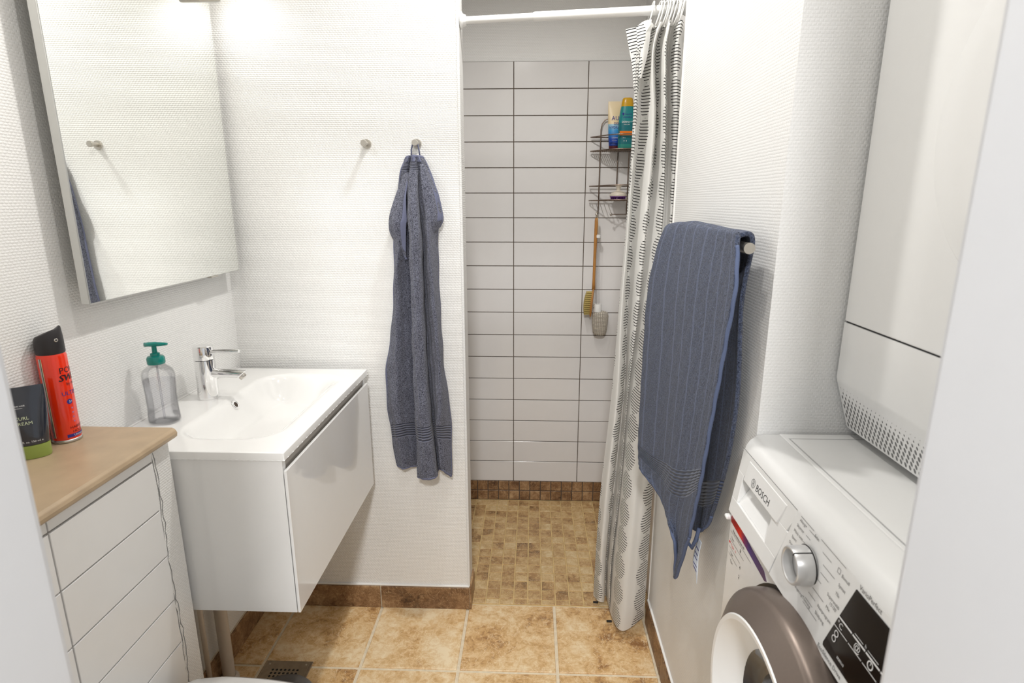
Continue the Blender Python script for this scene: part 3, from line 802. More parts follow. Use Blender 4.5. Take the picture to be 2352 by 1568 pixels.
for cyy, czz, rr in ((.5335, .9085, .0052), (.597, .8945, .0042), (.599, .8865, .0042)):
    ro = [PF(cyy+rr*math.cos(q), czz+rr*math.sin(q), -.0019) for q in [2*PI*i/24 for i in range(24)]]
    ri = [PF(cyy+rr*.72*math.cos(q), czz+rr*.72*math.sin(q), -.0019) for q in [2*PI*i/24 for i in range(24)]]
    dt.ring_stack([ro, ri], False, False)
dt.add([PF(.5338, .9085, -.0019), PF(.5330, .9085, -.0019), PF(.5330, .9117, -.0019), PF(.5338, .9117, -.0019)], [(0, 1, 2, 3)])
dt.build('display_lettering', M['printwhite'], disp)
# stickers and fascia print
def FF(y, z, off=-.0005): return (WX+off, y, z)
st = MB().ring_stack([[FF(*p) for p in ((.958, .8465), (.805, .832), (.792, .8215), (.800, .8175), (.957, .8275))], [FF(*p, 0) for p in ((.958, .8465), (.805, .832), (.792, .8215), (.800, .8175), (.957, .8275))]])
sticker = st.build('energy_sticker', band_mat('red_to_purple_print', [(0, lin(78, 52, 92)), (.45, lin(62, 38, 120)), (.58, lin(120, 20, 90)), (.70, lin(230, 40, 10)), (.80, lin(190, 0, 10)), (1, lin(150, 10, 20))], 'Y', .80-.666, .957-.666, .3, False), wm)
lab(sticker, 'red to purple sticker strip')
rl = MB().box(WX-.010, WX+.001, .957, .970, .830, .838).build('peeled_corner', M['plastic'], wm, bevel=.003)
ft = MB()
for t, y, z, s in (('Miljövänlig tvätt 60', .945, .8135, .0075), ('Type', .948, .7985, .0065), ('Type', .946, .769, .0065), ('Type', .944, .754, .0065), ('8', .905, .7985, .010), ('4', .900, .769, .010), ('2', .900, .750, .010)):
    write(ft, t, s, face(y, z, -.0005, False))
for y0, y1, z in ((.955, .855, .8105), (.955, .885, .7945), (.955, .900, .7790), (.955, .910, .7655)):
    ft.add([FF(y0, z-.0003), FF(y1, z-.0003), FF(y1, z+.0003), FF(y0, z+.0003)], [(0, 1, 2, 3)])
ft.build('fascia_lettering', M['printblack'], wm)
rt = MB(); write(rt, 'Type   6', .0075, face(.947, .784, -.0005, False))
rt.add([FF(.957, .786), FF(.951, .786), FF(.951, .790), FF(.957, .790)], [(0, 1, 2, 3)])
rt.build('red_lettering', M['red'], wm)
bt = MB().ring_stack([[FF(.634, .832), FF(.624, .79), FF(.46, .79), FF(.46, .80), FF(.60, .812)], [FF(.634, .832, 0), FF(.624, .79, 0), FF(.46, .79, 0), FF(.46, .80, 0), FF(.60, .812, 0)]])
lab(bt.build('blue_sticker', plain('blue_sticker_print', lin(0, 110, 170), .4), wm), 'blue wedge-shaped sticker')
# door
dc = (0, .667, .652)
MB().lathe([(.2035, .3715), (.2095, .3713), (.2095, .3722)], 72, dc, 'x', cap=False).build('door_gap', M['black'], wm)
dring = MB().lathe([(.2035, .372), (.2045, .360), (.2035, .345), (.2005, .338), (.197, .3345), (.166, .3145)], 96, dc, 'x', cap=False).build('door_ring', M['taupe'], wm, auto=30)
MB().lathe([(.1662, .3146), (.1645, .3125), (.1575, .3130), (.1545, .3155), (.120, .345), (.116, .350)], 80, dc, 'x', cap=False).build('door_inner_ring', M['plastic'], dring, auto=30)
# door glass and laundry behind it
m, nt, b = newmat('dark_door_glass_over_laundry')
b.inputs['Roughness'].default_value = .04; b.inputs['Coat Weight'].default_value = .6
tc = N(nt, 'ShaderNodeTexCoord'); no = N(nt, 'ShaderNodeTexNoise', Scale=26.0, Detail=7.0, Distortion=1.5, Roughness=.7); nt.links.new(tc.outputs['Object'], no.inputs['Vector'])
rp = ramp(nt, [(.38, (.008, .009, .014, 1)), (.52, (.05, .06, .10, 1)), (.68, (.42, .44, .52, 1))]); nt.links.new(no.outputs['Fac'], rp.inputs['Fac']); nt.links.new(rp.outputs['Color'], b.inputs['Base Color'])
MB().lathe([(.085, .364), (.05, .360), (.0, .357)], 48, dc, 'x').build('door_window', m, dring, smooth=True)
MB().lathe([(.117, .349), (.112, .352), (.104, .3605), (.085, .3645)], 64, dc, 'x', cap=False).build('door_window_rim', plain('smoked_window_rim', (.05, .05, .055, 1), .08), dring, smooth=True)
pl = MB().box(.40, WXB, WY0, WY1, 0, .150)
tag(pl.build('machine_plinth', M['ledgetile'], bevel=.003), 'white plinth carrying the washing machine', 'plinth')

# ---------------------------------------------------------------- dryer on top
dry = thing('tumble_dryer', 'white tumble dryer stacked on the washing machine, perforated grille below', 'dryer', (.74, .66, 1.0))
DY0, DY1 = .366, .9585
lowp = [(.5265, 1.2045), (.5265, 1.1075), (.5285, 1.1005), (.556, 1.0165), (.563, 1.012), (.945, 1.012), (.945, 1.2045)]
MB().ring_stack([[(x, DY0, z) for x, z in lowp], [(x, DY1, z) for x, z in lowp]]).build('lower_housing', M['enamel'], dry, auto=30)
MB().box(.529, .943, DY0+.002, DY1-.002, 1.2045, 1.2070).build('seam', M['black'], dry)
MB().box(.5265, .945, DY0, DY1, 1.2070, 1.86).build('upper_housing', M['enamel'], dry, bevel=.002)
MB().lathe([(.205, .0005), (.203, -.0012), (.19, -.003), (.150, -.004), (.12, -.0035), (0, -.0035)], 72, (.5265, .60, 1.49), 'x', cap=False).build('door', M['enamel'], dry, auto=30)
for fyy in (.42, .90):
    MB().lathe([(.02, 0), (.02, .0115)], 20, (.60, fyy, 1.0007)).build('foot', M['black'], dry)
    MB().lathe([(.02, 0), (.02, .0115)], 20, (.90, fyy, 1.0007)).build('foot', M['black'], dry)
pf = MB()
A, B_ = Vector((.5285, 0, 1.1005)), Vector((.556, 0, 1.0165))
d_ = (B_-A).normalized(); nn = Vector((-.95, 0, -.311)).normalized()
rows = 9
for r in range(rows):
    s = .010 + r*.0088
    for c in range(54):
        y = .951 - .0105*c - (.00525 if r % 2 else 0)
        top_lim = .016 + .022*max(0, math.sin((.955-y)*9.0))*.55
        k = max(0, min(1, (s-top_lim+.016)/.034))
        if k < .12: continue
        hw, hl_ = .0025*k, .0043*k
        cpt = A + d_*s + nn*.0003
        ringp = []
        for i in range(8):
            a = 2*PI*i/8
            ringp.append(tuple(cpt + d_*(hl_*math.sin(a)) + Vector((0, y + hw*math.cos(a), 0)) + d_*0))
        pf.add(ringp, [tuple(range(8))])
po = pf.build('grille_perforations', M['print'], dry); po['kind'] = 'stuff'; lab(po, 'grey oval perforations of the lower grille')

# ---------------------------------------------------------------- toilet, bin, pipe, drain
to = thing('toilet', 'white wall-hung toilet with closed lid beside the tiled ledge', 'toilet', (-.49, .79, 0))
def dshape(x0, x1, yc, hw, n=40, sq=2.15):
    """rounded plan shape, straight at the wall end, rounded in front"""
    out = []
    for i in range(n):
        a = -PI/2 + PI*i/(n-1)
        c, s_ = math.cos(a), math.sin(a)
        out.append((x1 - .40 + .40*math.copysign(abs(c)**(2/2.1), c), yc + hw*math.copysign(abs(s_)**(2/sq), s_)))
    out += [(x0+.02, yc+hw*.96), (x0, yc+hw*.88), (x0, yc-hw*.88), (x0+.02, yc-hw*.96)]
    return out
def toilet_ring(x0, x1, hw, z): return [(x, y, z) for x, y in dshape(x0, x1, .798, hw)]
MB().ring_stack([toilet_ring(XB+.006, -.42, .105, .12), toilet_ring(XB+.006, -.36, .125, .16), toilet_ring(XB+.006, -.28, .165, .28), toilet_ring(XB+.006, -.255, .176, .375), toilet_ring(XB+.006, -.255, .176, .392)]).build('bowl', M['ceramic'], to, auto=40)
MB().ring_stack([toilet_ring(-.725, -.245, .184, .393), toilet_ring(-.725, -.243, .186, .398), toilet_ring(-.725, -.243, .186, .408)]).build('seat', M['lacquer'], to, auto=40)
MB().ring_stack([toilet_ring(-.722, -.245, .1835, .4085), toilet_ring(-.722, -.242, .1875, .413), toilet_ring(-.722, -.243, .1870, .421), toilet_ring(-.718, -.250, .180, .4255), toilet_ring(-.70, -.29, .15, .427)]).build('lid', M['lacquer'], to, auto=60)

bi = thing('waste_bin', 'small dark grey round bin behind the toilet', 'bin', (-.588, 1.082, 0))
MB().lathe([(.070, .001), (.072, .004), (.080, .235)], 40, (-.588, 1.082, 0)).build('body', M['steel'], bi, auto=40)
MB().lathe([(.082, .235), (.0835, .240), (.083, .252), (.076, .262), (.05, .2675), (0, .269)], 40, (-.588, 1.082, 0)).build('lid', M['binlid'], bi, auto=50)

pp = thing('drain_pipe', 'pale grey waste pipe running down below the basin', 'pipe', (-.905, 1.40, 0))
MB().tube([(-.905, 1.40, .004), (-.905, 1.40, .499)], .0175, 24).build('pipe', M['greyplastic'], pp, auto=40)
MB().lathe([(.028, 0), (.027, .006), (.0185, .012)], 28, (-.905, 1.40, 0), cap=False).build('collar', M['greyplastic'], pp, smooth=True)
MB().tube([(-.925, 1.34, .004), (-.925, 1.34, .50)], .007, 12).build('supply_hose', M['greyplastic'], pp, smooth=True)

fd = thing('floor_drain', 'square steel floor drain with round holes', 'floor drain', (-.749, 1.398, 0))
MB().box(-.823, -.675, 1.322, 1.472, -.004, .0028).build('frame', M['drainsteel'], fd, bevel=.001)
grate = MB().box(-.815, -.683, 1.330, 1.464, .0028, .0046).build('grate', M['drainsteel'], fd, bevel=.0008)
for j in range(7):
    for i in range(7):
        hx, hy = -.749 + (i-3)*.0128, 1.434 - j*.0125
        if hy < 1.345: continue
        MB().lathe([(.0038, .0046), (.0038, .0049)], 12, (hx, hy, 0)).build('hole', M['black'], grate)
for sx, sy in ((-.806, 1.456), (-.692, 1.456), (-.806, 1.338), (-.692, 1.338)):
    MB().lathe([(.0032, .0046), (.0028, .0058)], 12, (sx, sy, 0)).build('screw', M['steel'], grate)

# ---------------------------------------------------------------- hooks
for x, t in ((-.486, 'empty brushed steel wall hook left of the towel'), (-.3385, 'brushed steel wall hook holding the hand towel')):
    hk = thing('wall_hook', t, 'hook', (x, YF, 1.566), 'wall hooks')
    MB().lathe([(.0135, 0), (.0135, -.003), (.0125, -.0045), (0, -.0045)], 28, (x, YF, 1.566), 'y').build('rosette', M['steel'], hk, auto=40)
    pg = MB().lathe([(.0062, -.004), (.0062, -.028), (.0086, -.0285), (.0092, -.030), (.0092, -.0345), (.008, -.036), (0, -.036)], 24, (x, YF, 1.566), 'y')
    pg.build('peg', M['steel'], hk, auto=40)

# ---------------------------------------------------------------- hand towel on the hook
HAND_TOWEL = [
  [(-0.371,1.723,1.524),(-0.362,1.715,1.527),(-0.355,1.721,1.527),(-0.346,1.708,1.528),(-0.339,1.707,1.528),(-0.334,1.718,1.528),(-0.328,1.709,1.527),(-0.322,1.722,1.526)],
  [(-0.385,1.720,1.480),(-0.372,1.706,1.480),(-0.367,1.720,1.480),(-0.354,1.696,1.479),(-0.334,1.694,1.479),(-0.330,1.715,1.480),(-0.317,1.697,1.479),(-0.300,1.719,1.480)],
  [(-0.401,1.716,1.394),(-0.388,1.698,1.394),(-0.374,1.719,1.394),(-0.358,1.684,1.394),(-0.332,1.681,1.394),(-0.327,1.710,1.394),(-0.301,1.686,1.394),(-0.281,1.716,1.394)],
  [(-0.411,1.713,1.305),(-0.392,1.690,1.306),(-0.375,1.716,1.306),(-0.354,1.672,1.308),(-0.325,1.668,1.308),(-0.326,1.705,1.306),(-0.302,1.674,1.308),(-0.284,1.712,1.305)],
  [(-0.415,1.713,1.201),(-0.405,1.690,1.204),(-0.380,1.716,1.202),(-0.356,1.672,1.206),(-0.325,1.668,1.207),(-0.325,1.705,1.203),(-0.299,1.674,1.206),(-0.287,1.712,1.202)],
  [(-0.423,1.713,1.094),(-0.409,1.694,1.098),(-0.378,1.716,1.095),(-0.355,1.672,1.102),(-0.325,1.668,1.103),(-0.325,1.705,1.097),(-0.292,1.674,1.102),(-0.285,1.712,1.095)],
  [(-0.439,1.713,0.984),(-0.416,1.692,0.990),(-0.378,1.716,0.986),(-0.358,1.672,0.994),(-0.324,1.668,0.996),(-0.323,1.705,0.988),(-0.286,1.674,0.995),(-0.281,1.712,0.985)],
  [(-0.457,1.713,0.884),(-0.422,1.690,0.892),(-0.380,1.716,0.887),(-0.359,1.672,0.898),(-0.323,1.668,0.899),(-0.322,1.705,0.890),(-0.282,1.674,0.898),(-0.278,1.712,0.887)],
  [(-0.457,1.711,0.769),(-0.426,1.684,0.779),(-0.378,1.714,0.772),(-0.358,1.664,0.787),(-0.317,1.659,0.789),(-0.315,1.702,0.776),(-0.282,1.666,0.787),(-0.264,1.710,0.771)],
  [(-0.449,1.711,0.664),(-0.424,1.690,0.675),(-0.376,1.714,0.667),(-0.356,1.664,0.685),(-0.311,1.659,0.688),(-0.308,1.704,0.672),(-0.290,1.672,0.685),(-0.258,1.700,0.667)],
  [(-0.441,1.711,0.562),(-0.415,1.694,0.558),(-0.376,1.714,0.552),(-0.357,1.664,0.550),(-0.300,1.659,0.554),(-0.301,1.706,0.557),(-0.284,1.680,0.566),(-0.259,1.690,0.533)],
]
HT2 = []
for r in HAND_TOWEL:
    L_, Lm, V_, CL, CR, G_, RR, RE = r
    mid = lambda a, b_, t: tuple(p+(q-p)*t for p, q in zip(a, b_))
    k = min(1, max(.25, (1.53-CL[2])/.16))
    HT2.append([L_, Lm, (mid(Lm, V_, .55)[0], mid(Lm, V_, .5)[1]+.004*k, Lm[2]), (V_[0]+.012*k, 1.722, V_[2]), (CL[0]-.003*k, CL[1]+.022*k, CL[2]), (CL[0]+.001, CL[1]-.014*k, CL[2]), (mid(CL, CR, .5)[0], CL[1]-.028*k, CL[2]), (CR[0]-.001, CR[1]-.012*k, CR[2]), (CR[0]-.004*k, CR[1]+.04*k, CR[2]), (CR[0]+.004*k, 1.712-.01*k, CR[2]), (mid(CR, RR, .5)[0]+.004*k, RR[1]+.002, RR[2]), (RR[0]+.002, RR[1]-.012*k, RR[2]), RE])
ht = thing('hand_towel', 'blue-grey terry hand towel gathered on the right wall hook', 'towel', (-.35, YF-.03, .54))
NR, NC = 150, 130
G = refine(HT2, NR, NC)
random.seed(5)
for k in range(NR):
    for i in range(NC):
        p = G[k][i]
        # soft undulation of the pile
        w = .0016*math.sin(k*.35+i*.2)+.0012*math.sin(i*.9-k*.12)
        G[k][i] = (p[0]+w*.5, min(p[1]+w, YF-.006), p[2])
zb = .545
uvs = [[(i/(NC-1)*.5, (1-k/(NR-1))*.985) for i in range(NC)] for k in range(NR)]
MB().grid(G, uvs).build('cloth', M['handterry'], ht, smooth=True, solid=.007)
# turned-over corners near the top
LF = [[(-.372,1.703,1.480),(-.360,1.699,1.484),(-.356,1.697,1.480)],
      [(-.398,1.696,1.420),(-.378,1.688,1.420),(-.366,1.686,1.415)],
      [(-.417,1.692,1.365),(-.392,1.680,1.362),(-.366,1.684,1.352)],
      [(-.421,1.694,1.325),(-.400,1.678,1.338),(-.369,1.684,1.335)],
      [(-.415,1.702,1.300),(-.396,1.690,1.292),(-.374,1.692,1.275)],
      [(-.402,1.712,1.280),(-.388,1.700,1.262),(-.376,1.698,1.235)]]
G2 = refine(LF, 50, 26)
cf = MB().grid(G2, [[(i/25*.1, .2+k/49*.22) for i in range(26)] for k in range(50)]).build('folded_corner', M['handterry'], ht, smooth=True, solid=.006)
RF = [[(-.325,1.696,1.505),(-.314,1.698,1.505),(-.305,1.706,1.490)],
      [(-.318,1.682,1.440),(-.298,1.682,1.440),(-.280,1.700,1.430)],
      [(-.312,1.676,1.380),(-.288,1.676,1.385),(-.268,1.700,1.375)],
      [(-.308,1.676,1.330),(-.290,1.672,1.345),(-.266,1.698,1.350)],
      [(-.306,1.682,1.300),(-.294,1.680,1.312),(-.276,1.702,1.330)]]
G3 = refine(RF, 44, 24)
cr = MB().grid(G3, [[(i/23*.1, .2+k/43*.2) for i in range(24)] for k in range(44)]).build('folded_corner', M['handterry'], ht, smooth=True, solid=.006)
# woven hems along the edges
def hem_strip(name, rows, i0, wdt, parent, mat, r=.0042):
    return MB().tube([rows[k][i0] for k in range(0, len(rows), 2)], r, 6).build(name, mat, parent, smooth=True)
hem_strip('hem', G, 0, 0, ht, M['hem']); hem_strip('hem', G, NC-1, 0, ht, M['hem'])
MB().tube([G[NR-1][i] for i in range(NC)], .0045, 6).build('hem', M['hem'], ht, smooth=True)
MB().tube([G[0][i] for i in range(0, NC, 2)], .0055, 6).build('hem', M['hem'], ht, smooth=True)
def ribbon(rows, c0, c1, off, parent):
    pts = [[(rows[k][i][0], rows[k][i][1]-off, rows[k][i][2]) for i in range(c0, c1+1)] for k in range(len(rows))]
    return MB().grid(pts).build('hem', M['hem'], parent, smooth=True, solid=.0012)
ribbon(G2[4:44], 18, 25, .0045, cf); ribbon(G3[:34], 17, 23, .0045, cr)
ribbon([[(p[0], p[1], p[2]) for p in r] for r in G[0:7]], 0, NC-1, .0048, ht)
MB().tube([G2[49][i] for i in range(26)], .0036, 6).build('hem', M['hem'], cf, smooth=True)
MB().tube([G3[k][23] for k in range(44)], .004, 6).build('hem', M['hem'], cr, smooth=True)
lp = MB().tube([(-.352, 1.712, 1.525), (-.3505, 1.708, 1.548), (-.344, 1.707, 1.569), (-.3385, 1.707, 1.5745), (-.333, 1.707, 1.569), (-.3285, 1.708, 1.548), (-.3265, 1.712, 1.525)], .0022, 8)
lp.build('hanging_loop', M['hem'], ht, smooth=True)

# ---------------------------------------------------------------- bath towel on the rail
rail = thing('towel_rail', 'steel towel rail fixed to the right wall', 'towel rail', (.365, 1.18, 1.325))
MB().tube([(.362, .972, 1.3255), (.362, 1.425, 1.3255)], .0095, 20).build('bar', M['steel'], rail, auto=40)
for yy in (1.20, 1.385):
    MB().tube([(.362, yy, 1.3255), (XR, yy, 1.3255)], .008, 16).build('bracket', M['steel'], rail, auto=40)
    MB().lathe([(.018, 0), (.018, -.004), (.016, -.006)], 24, (XR, yy, 1.3255), 'x').build('wall_plate', M['steel'], rail, auto=40)
BF = [
  [(0.318,1.404,1.334),(0.328,1.333,1.341),(0.338,1.232,1.341),(0.344,1.123,1.338),(0.346,1.040,1.338),(0.347,0.985,1.338)],
  [(0.298,1.435,1.203),(0.314,1.341,1.216),(0.327,1.220,1.233),(0.336,1.127,1.246),(0.341,1.037,1.251),(0.345,0.966,1.255)],
  [(0.298,1.458,1.028),(0.314,1.343,1.058),(0.327,1.228,1.087),(0.336,1.136,1.111),(0.341,1.044,1.135),(0.345,0.991,1.149)],
  [(0.298,1.456,0.872),(0.314,1.350,0.910),(0.327,1.237,0.952),(0.336,1.150,0.984),(0.341,1.066,1.015),(0.345,1.016,1.033)],
  [(0.298,1.452,0.773),(0.314,1.351,0.787),(0.327,1.250,0.817),(0.336,1.173,0.843),(0.341,1.097,0.880),(0.345,1.044,0.905)],
  [(0.298,1.432,0.725),(0.314,1.354,0.719),(0.327,1.275,0.713),(0.336,1.214,0.707),(0.341,1.159,0.723),(0.345,1.066,0.808)],
  [(0.298,1.415,0.709),(0.314,1.331,0.697),(0.327,1.237,0.676),(0.336,1.178,0.639),(0.341,1.192,0.536),(0.345,1.097,0.706)],
]
BB = [
  [(0.372,1.430,1.330),(0.374,1.340,1.338),(0.376,1.240,1.338),(0.377,1.130,1.336),(0.378,1.060,1.336),(0.378,1.000,1.336)],
  [(0.374,1.420,1.130),(0.375,1.330,1.154),(0.377,1.240,1.176),(0.378,1.150,1.194),(0.379,1.075,1.208),(0.380,1.028,1.220)],
  [(0.376,1.410,0.920),(0.377,1.310,0.948),(0.378,1.225,0.981),(0.379,1.148,1.011),(0.380,1.070,1.036),(0.382,1.010,1.061)],
  [(0.376,1.360,0.790),(0.377,1.276,0.814),(0.378,1.201,0.858),(0.379,1.140,0.890),(0.380,1.075,0.918),(0.382,1.021,0.944)],
  [(0.376,1.285,0.700),(0.377,1.227,0.712),(0.378,1.178,0.740),(0.379,1.136,0.758),(0.380,1.099,0.784),(0.382,1.067,0.807)],
  [(0.376,1.244,0.660),(0.377,1.205,0.668),(0.378,1.176,0.675),(0.379,1.143,0.692),(0.380,1.119,0.716),(0.382,1.088,0.760)],
]
full = [r for r in BB[::-1]] + [[(.353, (a[1]+b_[1])/2, max(a[2], b_[2])+.008) for a, b_ in zip(BF[0], BB[0])]] + BF
bt_ = thing('bath_towel', 'denim-blue terry bath towel folded over the rail', 'towel', (.35, 1.2, .54))
NR, NC = 210, 80
G = refine(full, NR, NC)
for k in range(NR):
    for i in range(NC):
        p = G[k][i]
        front = k > NR*.45
        u = i/(NC-1)
        f = max(0, (k/NR-.5)*2) if front else 0
        w = (.0050*math.sin(u*13+1.0) * (.25+.75*f) + .0006*math.sin(k*.7+i)) if front else .002*math.sin(u*20)
        G[k][i] = (min(p[0]-w*.9, XR-.012), p[1]+.001*math.sin(k*.2), p[2])
uvs = [[(i/(NC-1)*.55, 1.5*(k/(NR-1))) for i in range(NC)] for k in range(NR)]
uvs = [[(u, 1.5-v) for u, v in r] for r in uvs]
MB().grid(G, uvs).build('cloth', M['bathterry'], bt_, smooth=True, solid=.008)
MB().tube([G[k][NC-1] for k in range(int(NR*.55), NR)], .0038, 6).build('hem', M['bathhem'], bt_, smooth=True)
MB().tube([G[NR-1][i] for i in range(NC)], .004, 6).build('hem', M['bathhem'], bt_, smooth=True)
MB().tube([G[0][i] for i in range(NC)], .004, 6).build('hem', M['bathhem'], bt_, smooth=True)
MB().tube([(.360, 1.150, .715), (.352, 1.142, .690), (.350, 1.134, .668), (.356, 1.122, .662), (.362, 1.118, .685), (.366, 1.115, .715)], .0042, 8).build('hanging_loop', M['bathhem'], bt_, smooth=True)
cg = refine([[(.368,1.118,.690),(.369,1.100,.690)],[(.364,1.126,.655),(.366,1.102,.652)],[(.360,1.118,.628),(.364,1.094,.622)],[(.366,1.106,.610),(.362,1.088,.596)]], 20, 6)
ct = MB().grid(cg, [[(0, 0)]*6]*20).build('care_label', M['tagcloth'], bt_, smooth=True, solid=.0008)
write(MB(), 'x', .01, lambda u, v: (0, 0, 0))
cl_ = MB()
for k in (4, 6, 8, 11, 13):
    a, b_ = cg[k][1], cg[k][4]
    cl_.add([(a[0]-.0012, a[1], a[2]), (b_[0]-.0012, b_[1], b_[2]), (b_[0]-.0012, b_[1], b_[2]-.0025), (a[0]-.0012, a[1], a[2]-.0025)], [(0, 1, 2, 3)])
cl_.build('label_print', M['navy'], ct)

# ---------------------------------------------------------------- shower rod, rings, curtain
rodt = thing('shower_rod', 'white telescopic shower curtain rod across the shower opening', 'curtain rod', (XE, 1.78, 1.90))
z0_, z1_ = 1.902, 1.926
rz = lambda x: z0_ + (x-XE)/(XSR-XE)*(z1_-z0_)
MB().tube([(XE+.006, 1.78, rz(XE)), (.02, 1.78, rz(.02))], .0098, 24).build('inner_tube', M['rod'], rodt, auto=40)
MB().tube([(-.003, 1.78, rz(-.003)), (.001, 1.78, rz(0)), (XSR-.010, 1.78, rz(XSR-.01))], [.0115, .0125, .0125], 24).build('outer_tube', M['rod'], rodt, auto=40)
MB().lathe([(.021, .001), (.0225, .003), (.0225, .007), (.017, .010), (.014, .018)], 32, (XE, 1.78, rz(XE)), 'x').build('end_flange', M['rod'], rodt, auto=40)
MB().lathe([(.024, -.001), (.0255, -.003), (.0255, -.007), (.019, -.011), (.015, -.02)], 32, (XSR-.004, 1.78, rz(XSR)), 'x').build('end_flange', M['rod'], rodt, auto=40)
ringmb = None
RX = [.325, .345, .352, .362, .369, .376, .384, .389, .394, .400, .406, .411]
for k, x in enumerate(RX):
    pts = []
    for i in range(22):
        a = 2*PI*i/22
        pts.append((.006*math.sin(a)*(.6 if k else 1.4), .0205*math.cos(a), -.010+.033*math.sin(a)))
    if ringmb is None:
        r0 = MB().tube(pts, .0021, 7, closed=True).build('curtain_ring', M['ringwhite'], smooth=True); ringmb = r0; o = r0
    else:
        o = r0.copy(); C.objects.link(o)
    o.location = (x, 1.78, rz(x))
    o.rotation_euler.z = random.uniform(-.25, .25)
    nth = ['', 'second', 'third', 'fourth', 'fifth', 'sixth', 'seventh', 'eighth', 'ninth', 'tenth', 'eleventh', 'last'][k]
    tag(o, 'white plastic ring set apart at the left edge of the curtain' if k == 0 else 'white plastic curtain ring, %s from the left on the rod' % nth, 'curtain ring', 'curtain rings on the rod')
CURT = [
  [(0.312,1.770,1.878),(0.323,1.745,1.882),(0.341,1.800,1.888),(0.348,1.810,1.890),(0.349,1.750,1.886),(0.366,1.800,1.890),(0.372,1.810,1.892),(0.373,1.740,1.886),(0.390,1.810,1.892),(0.398,1.800,1.892),(0.404,1.745,1.888),(0.419,1.775,1.892)],
  [(0.290,1.770,1.813),(0.295,1.745,1.807),(0.314,1.800,1.820),(0.324,1.810,1.822),(0.332,1.750,1.808),(0.349,1.800,1.819),(0.359,1.810,1.822),(0.364,1.740,1.805),(0.386,1.810,1.821),(0.391,1.800,1.819),(0.398,1.745,1.806),(0.425,1.775,1.813)],
  [(0.288,1.771,1.604),(0.292,1.744,1.600),(0.310,1.791,1.606),(0.320,1.807,1.608),(0.343,1.742,1.600),(0.361,1.790,1.605),(0.364,1.794,1.606),(0.372,1.724,1.598),(0.392,1.778,1.604),(0.396,1.771,1.603),(0.404,1.727,1.598),(0.430,1.757,1.601)],
  [(0.283,1.772,1.329),(0.285,1.742,1.331),(0.299,1.782,1.329),(0.308,1.804,1.328),(0.333,1.735,1.331),(0.349,1.779,1.329),(0.354,1.777,1.329),(0.374,1.708,1.332),(0.388,1.747,1.330),(0.397,1.742,1.331),(0.403,1.715,1.332),(0.423,1.739,1.331)],
  [(0.272,1.772,1.060),(0.277,1.740,1.066),(0.295,1.773,1.060),(0.305,1.801,1.055),(0.322,1.728,1.069),(0.335,1.768,1.061),(0.335,1.760,1.063),(0.353,1.693,1.076),(0.368,1.716,1.072),(0.381,1.712,1.073),(0.393,1.700,1.077),(0.415,1.721,1.071)],
  [(0.262,1.773,0.800),(0.274,1.739,0.812),(0.294,1.764,0.804),(0.307,1.798,0.792),(0.305,1.720,0.819),(0.316,1.758,0.806),(0.315,1.744,0.811),(0.337,1.677,0.834),(0.356,1.684,0.832),(0.373,1.683,0.832),(0.385,1.678,0.836),(0.408,1.706,0.826)],
  [(0.239,1.774,0.440),(0.252,1.736,0.461),(0.272,1.749,0.454),(0.287,1.793,0.431),(0.291,1.708,0.477),(0.299,1.740,0.460),(0.298,1.716,0.472),(0.306,1.651,0.508),(0.327,1.631,0.519),(0.349,1.634,0.518),(0.370,1.643,0.514),(0.392,1.673,0.498)],
  [(0.231,1.775,0.187),(0.244,1.736,0.214),(0.260,1.743,0.209),(0.273,1.791,0.176),(0.274,1.702,0.237),(0.285,1.734,0.216),(0.284,1.706,0.235),(0.292,1.640,0.281),(0.317,1.611,0.301),(0.340,1.615,0.299),(0.364,1.631,0.289),(0.388,1.661,0.269)],
  [(0.228,1.775,0.030),(0.243,1.735,0.041),(0.262,1.740,0.034),(0.273,1.790,0.020),(0.275,1.700,0.043),(0.282,1.730,0.025),(0.278,1.700,0.028),(0.285,1.635,0.033),(0.307,1.600,0.036),(0.335,1.605,0.046),(0.360,1.625,0.050),(0.386,1.655,0.050)],
]
cu_ = thing('shower_curtain', 'white shower curtain with black leaf-shaped line print, drawn to the right', 'shower curtain', (.32, 1.72, .02))
NR, NC = 160, 190
G = refine(CURT, NR, NC)
# unrolled width measured along the hem
acc = [0]
for i in range(1, NC):
    acc.append(acc[-1] + (Vector(G[NR*3//4][i])-Vector(G[NR*3//4][i-1])).length)
random.seed(11)
for k in range(NR):
    for i in range(NC):
        p = G[k][i]
        t = k/NR
        w = .0014*math.sin(i*.22+k*.05)+.0012*math.sin(i*.12-k*.11)+.0008*math.sin(k*.31+i*.05)
        nx_ = p[0]+w*.4
        nx_ = min(nx_, (XR-.004) if p[1]+w < 1.69 else XSR-.010)
        G[k][i] = (nx_, p[1]+w, max(p[2], .010))
anc = NC*8//11
uvs = []
for k in range(NR):
    ar = [0]
    for i in range(1, NC):
        ar.append(ar[-1] + math.hypot(G[k][i][0]-G[k][i-1][0], G[k][i][1]-G[k][i-1][1]))
    uvs.append([(ar[i]-ar[anc]+acc[anc], G[k][i][2]) for i in range(NC)])
MB().grid(G, uvs).build('fabric', M['curtain'], cu_, smooth=True)
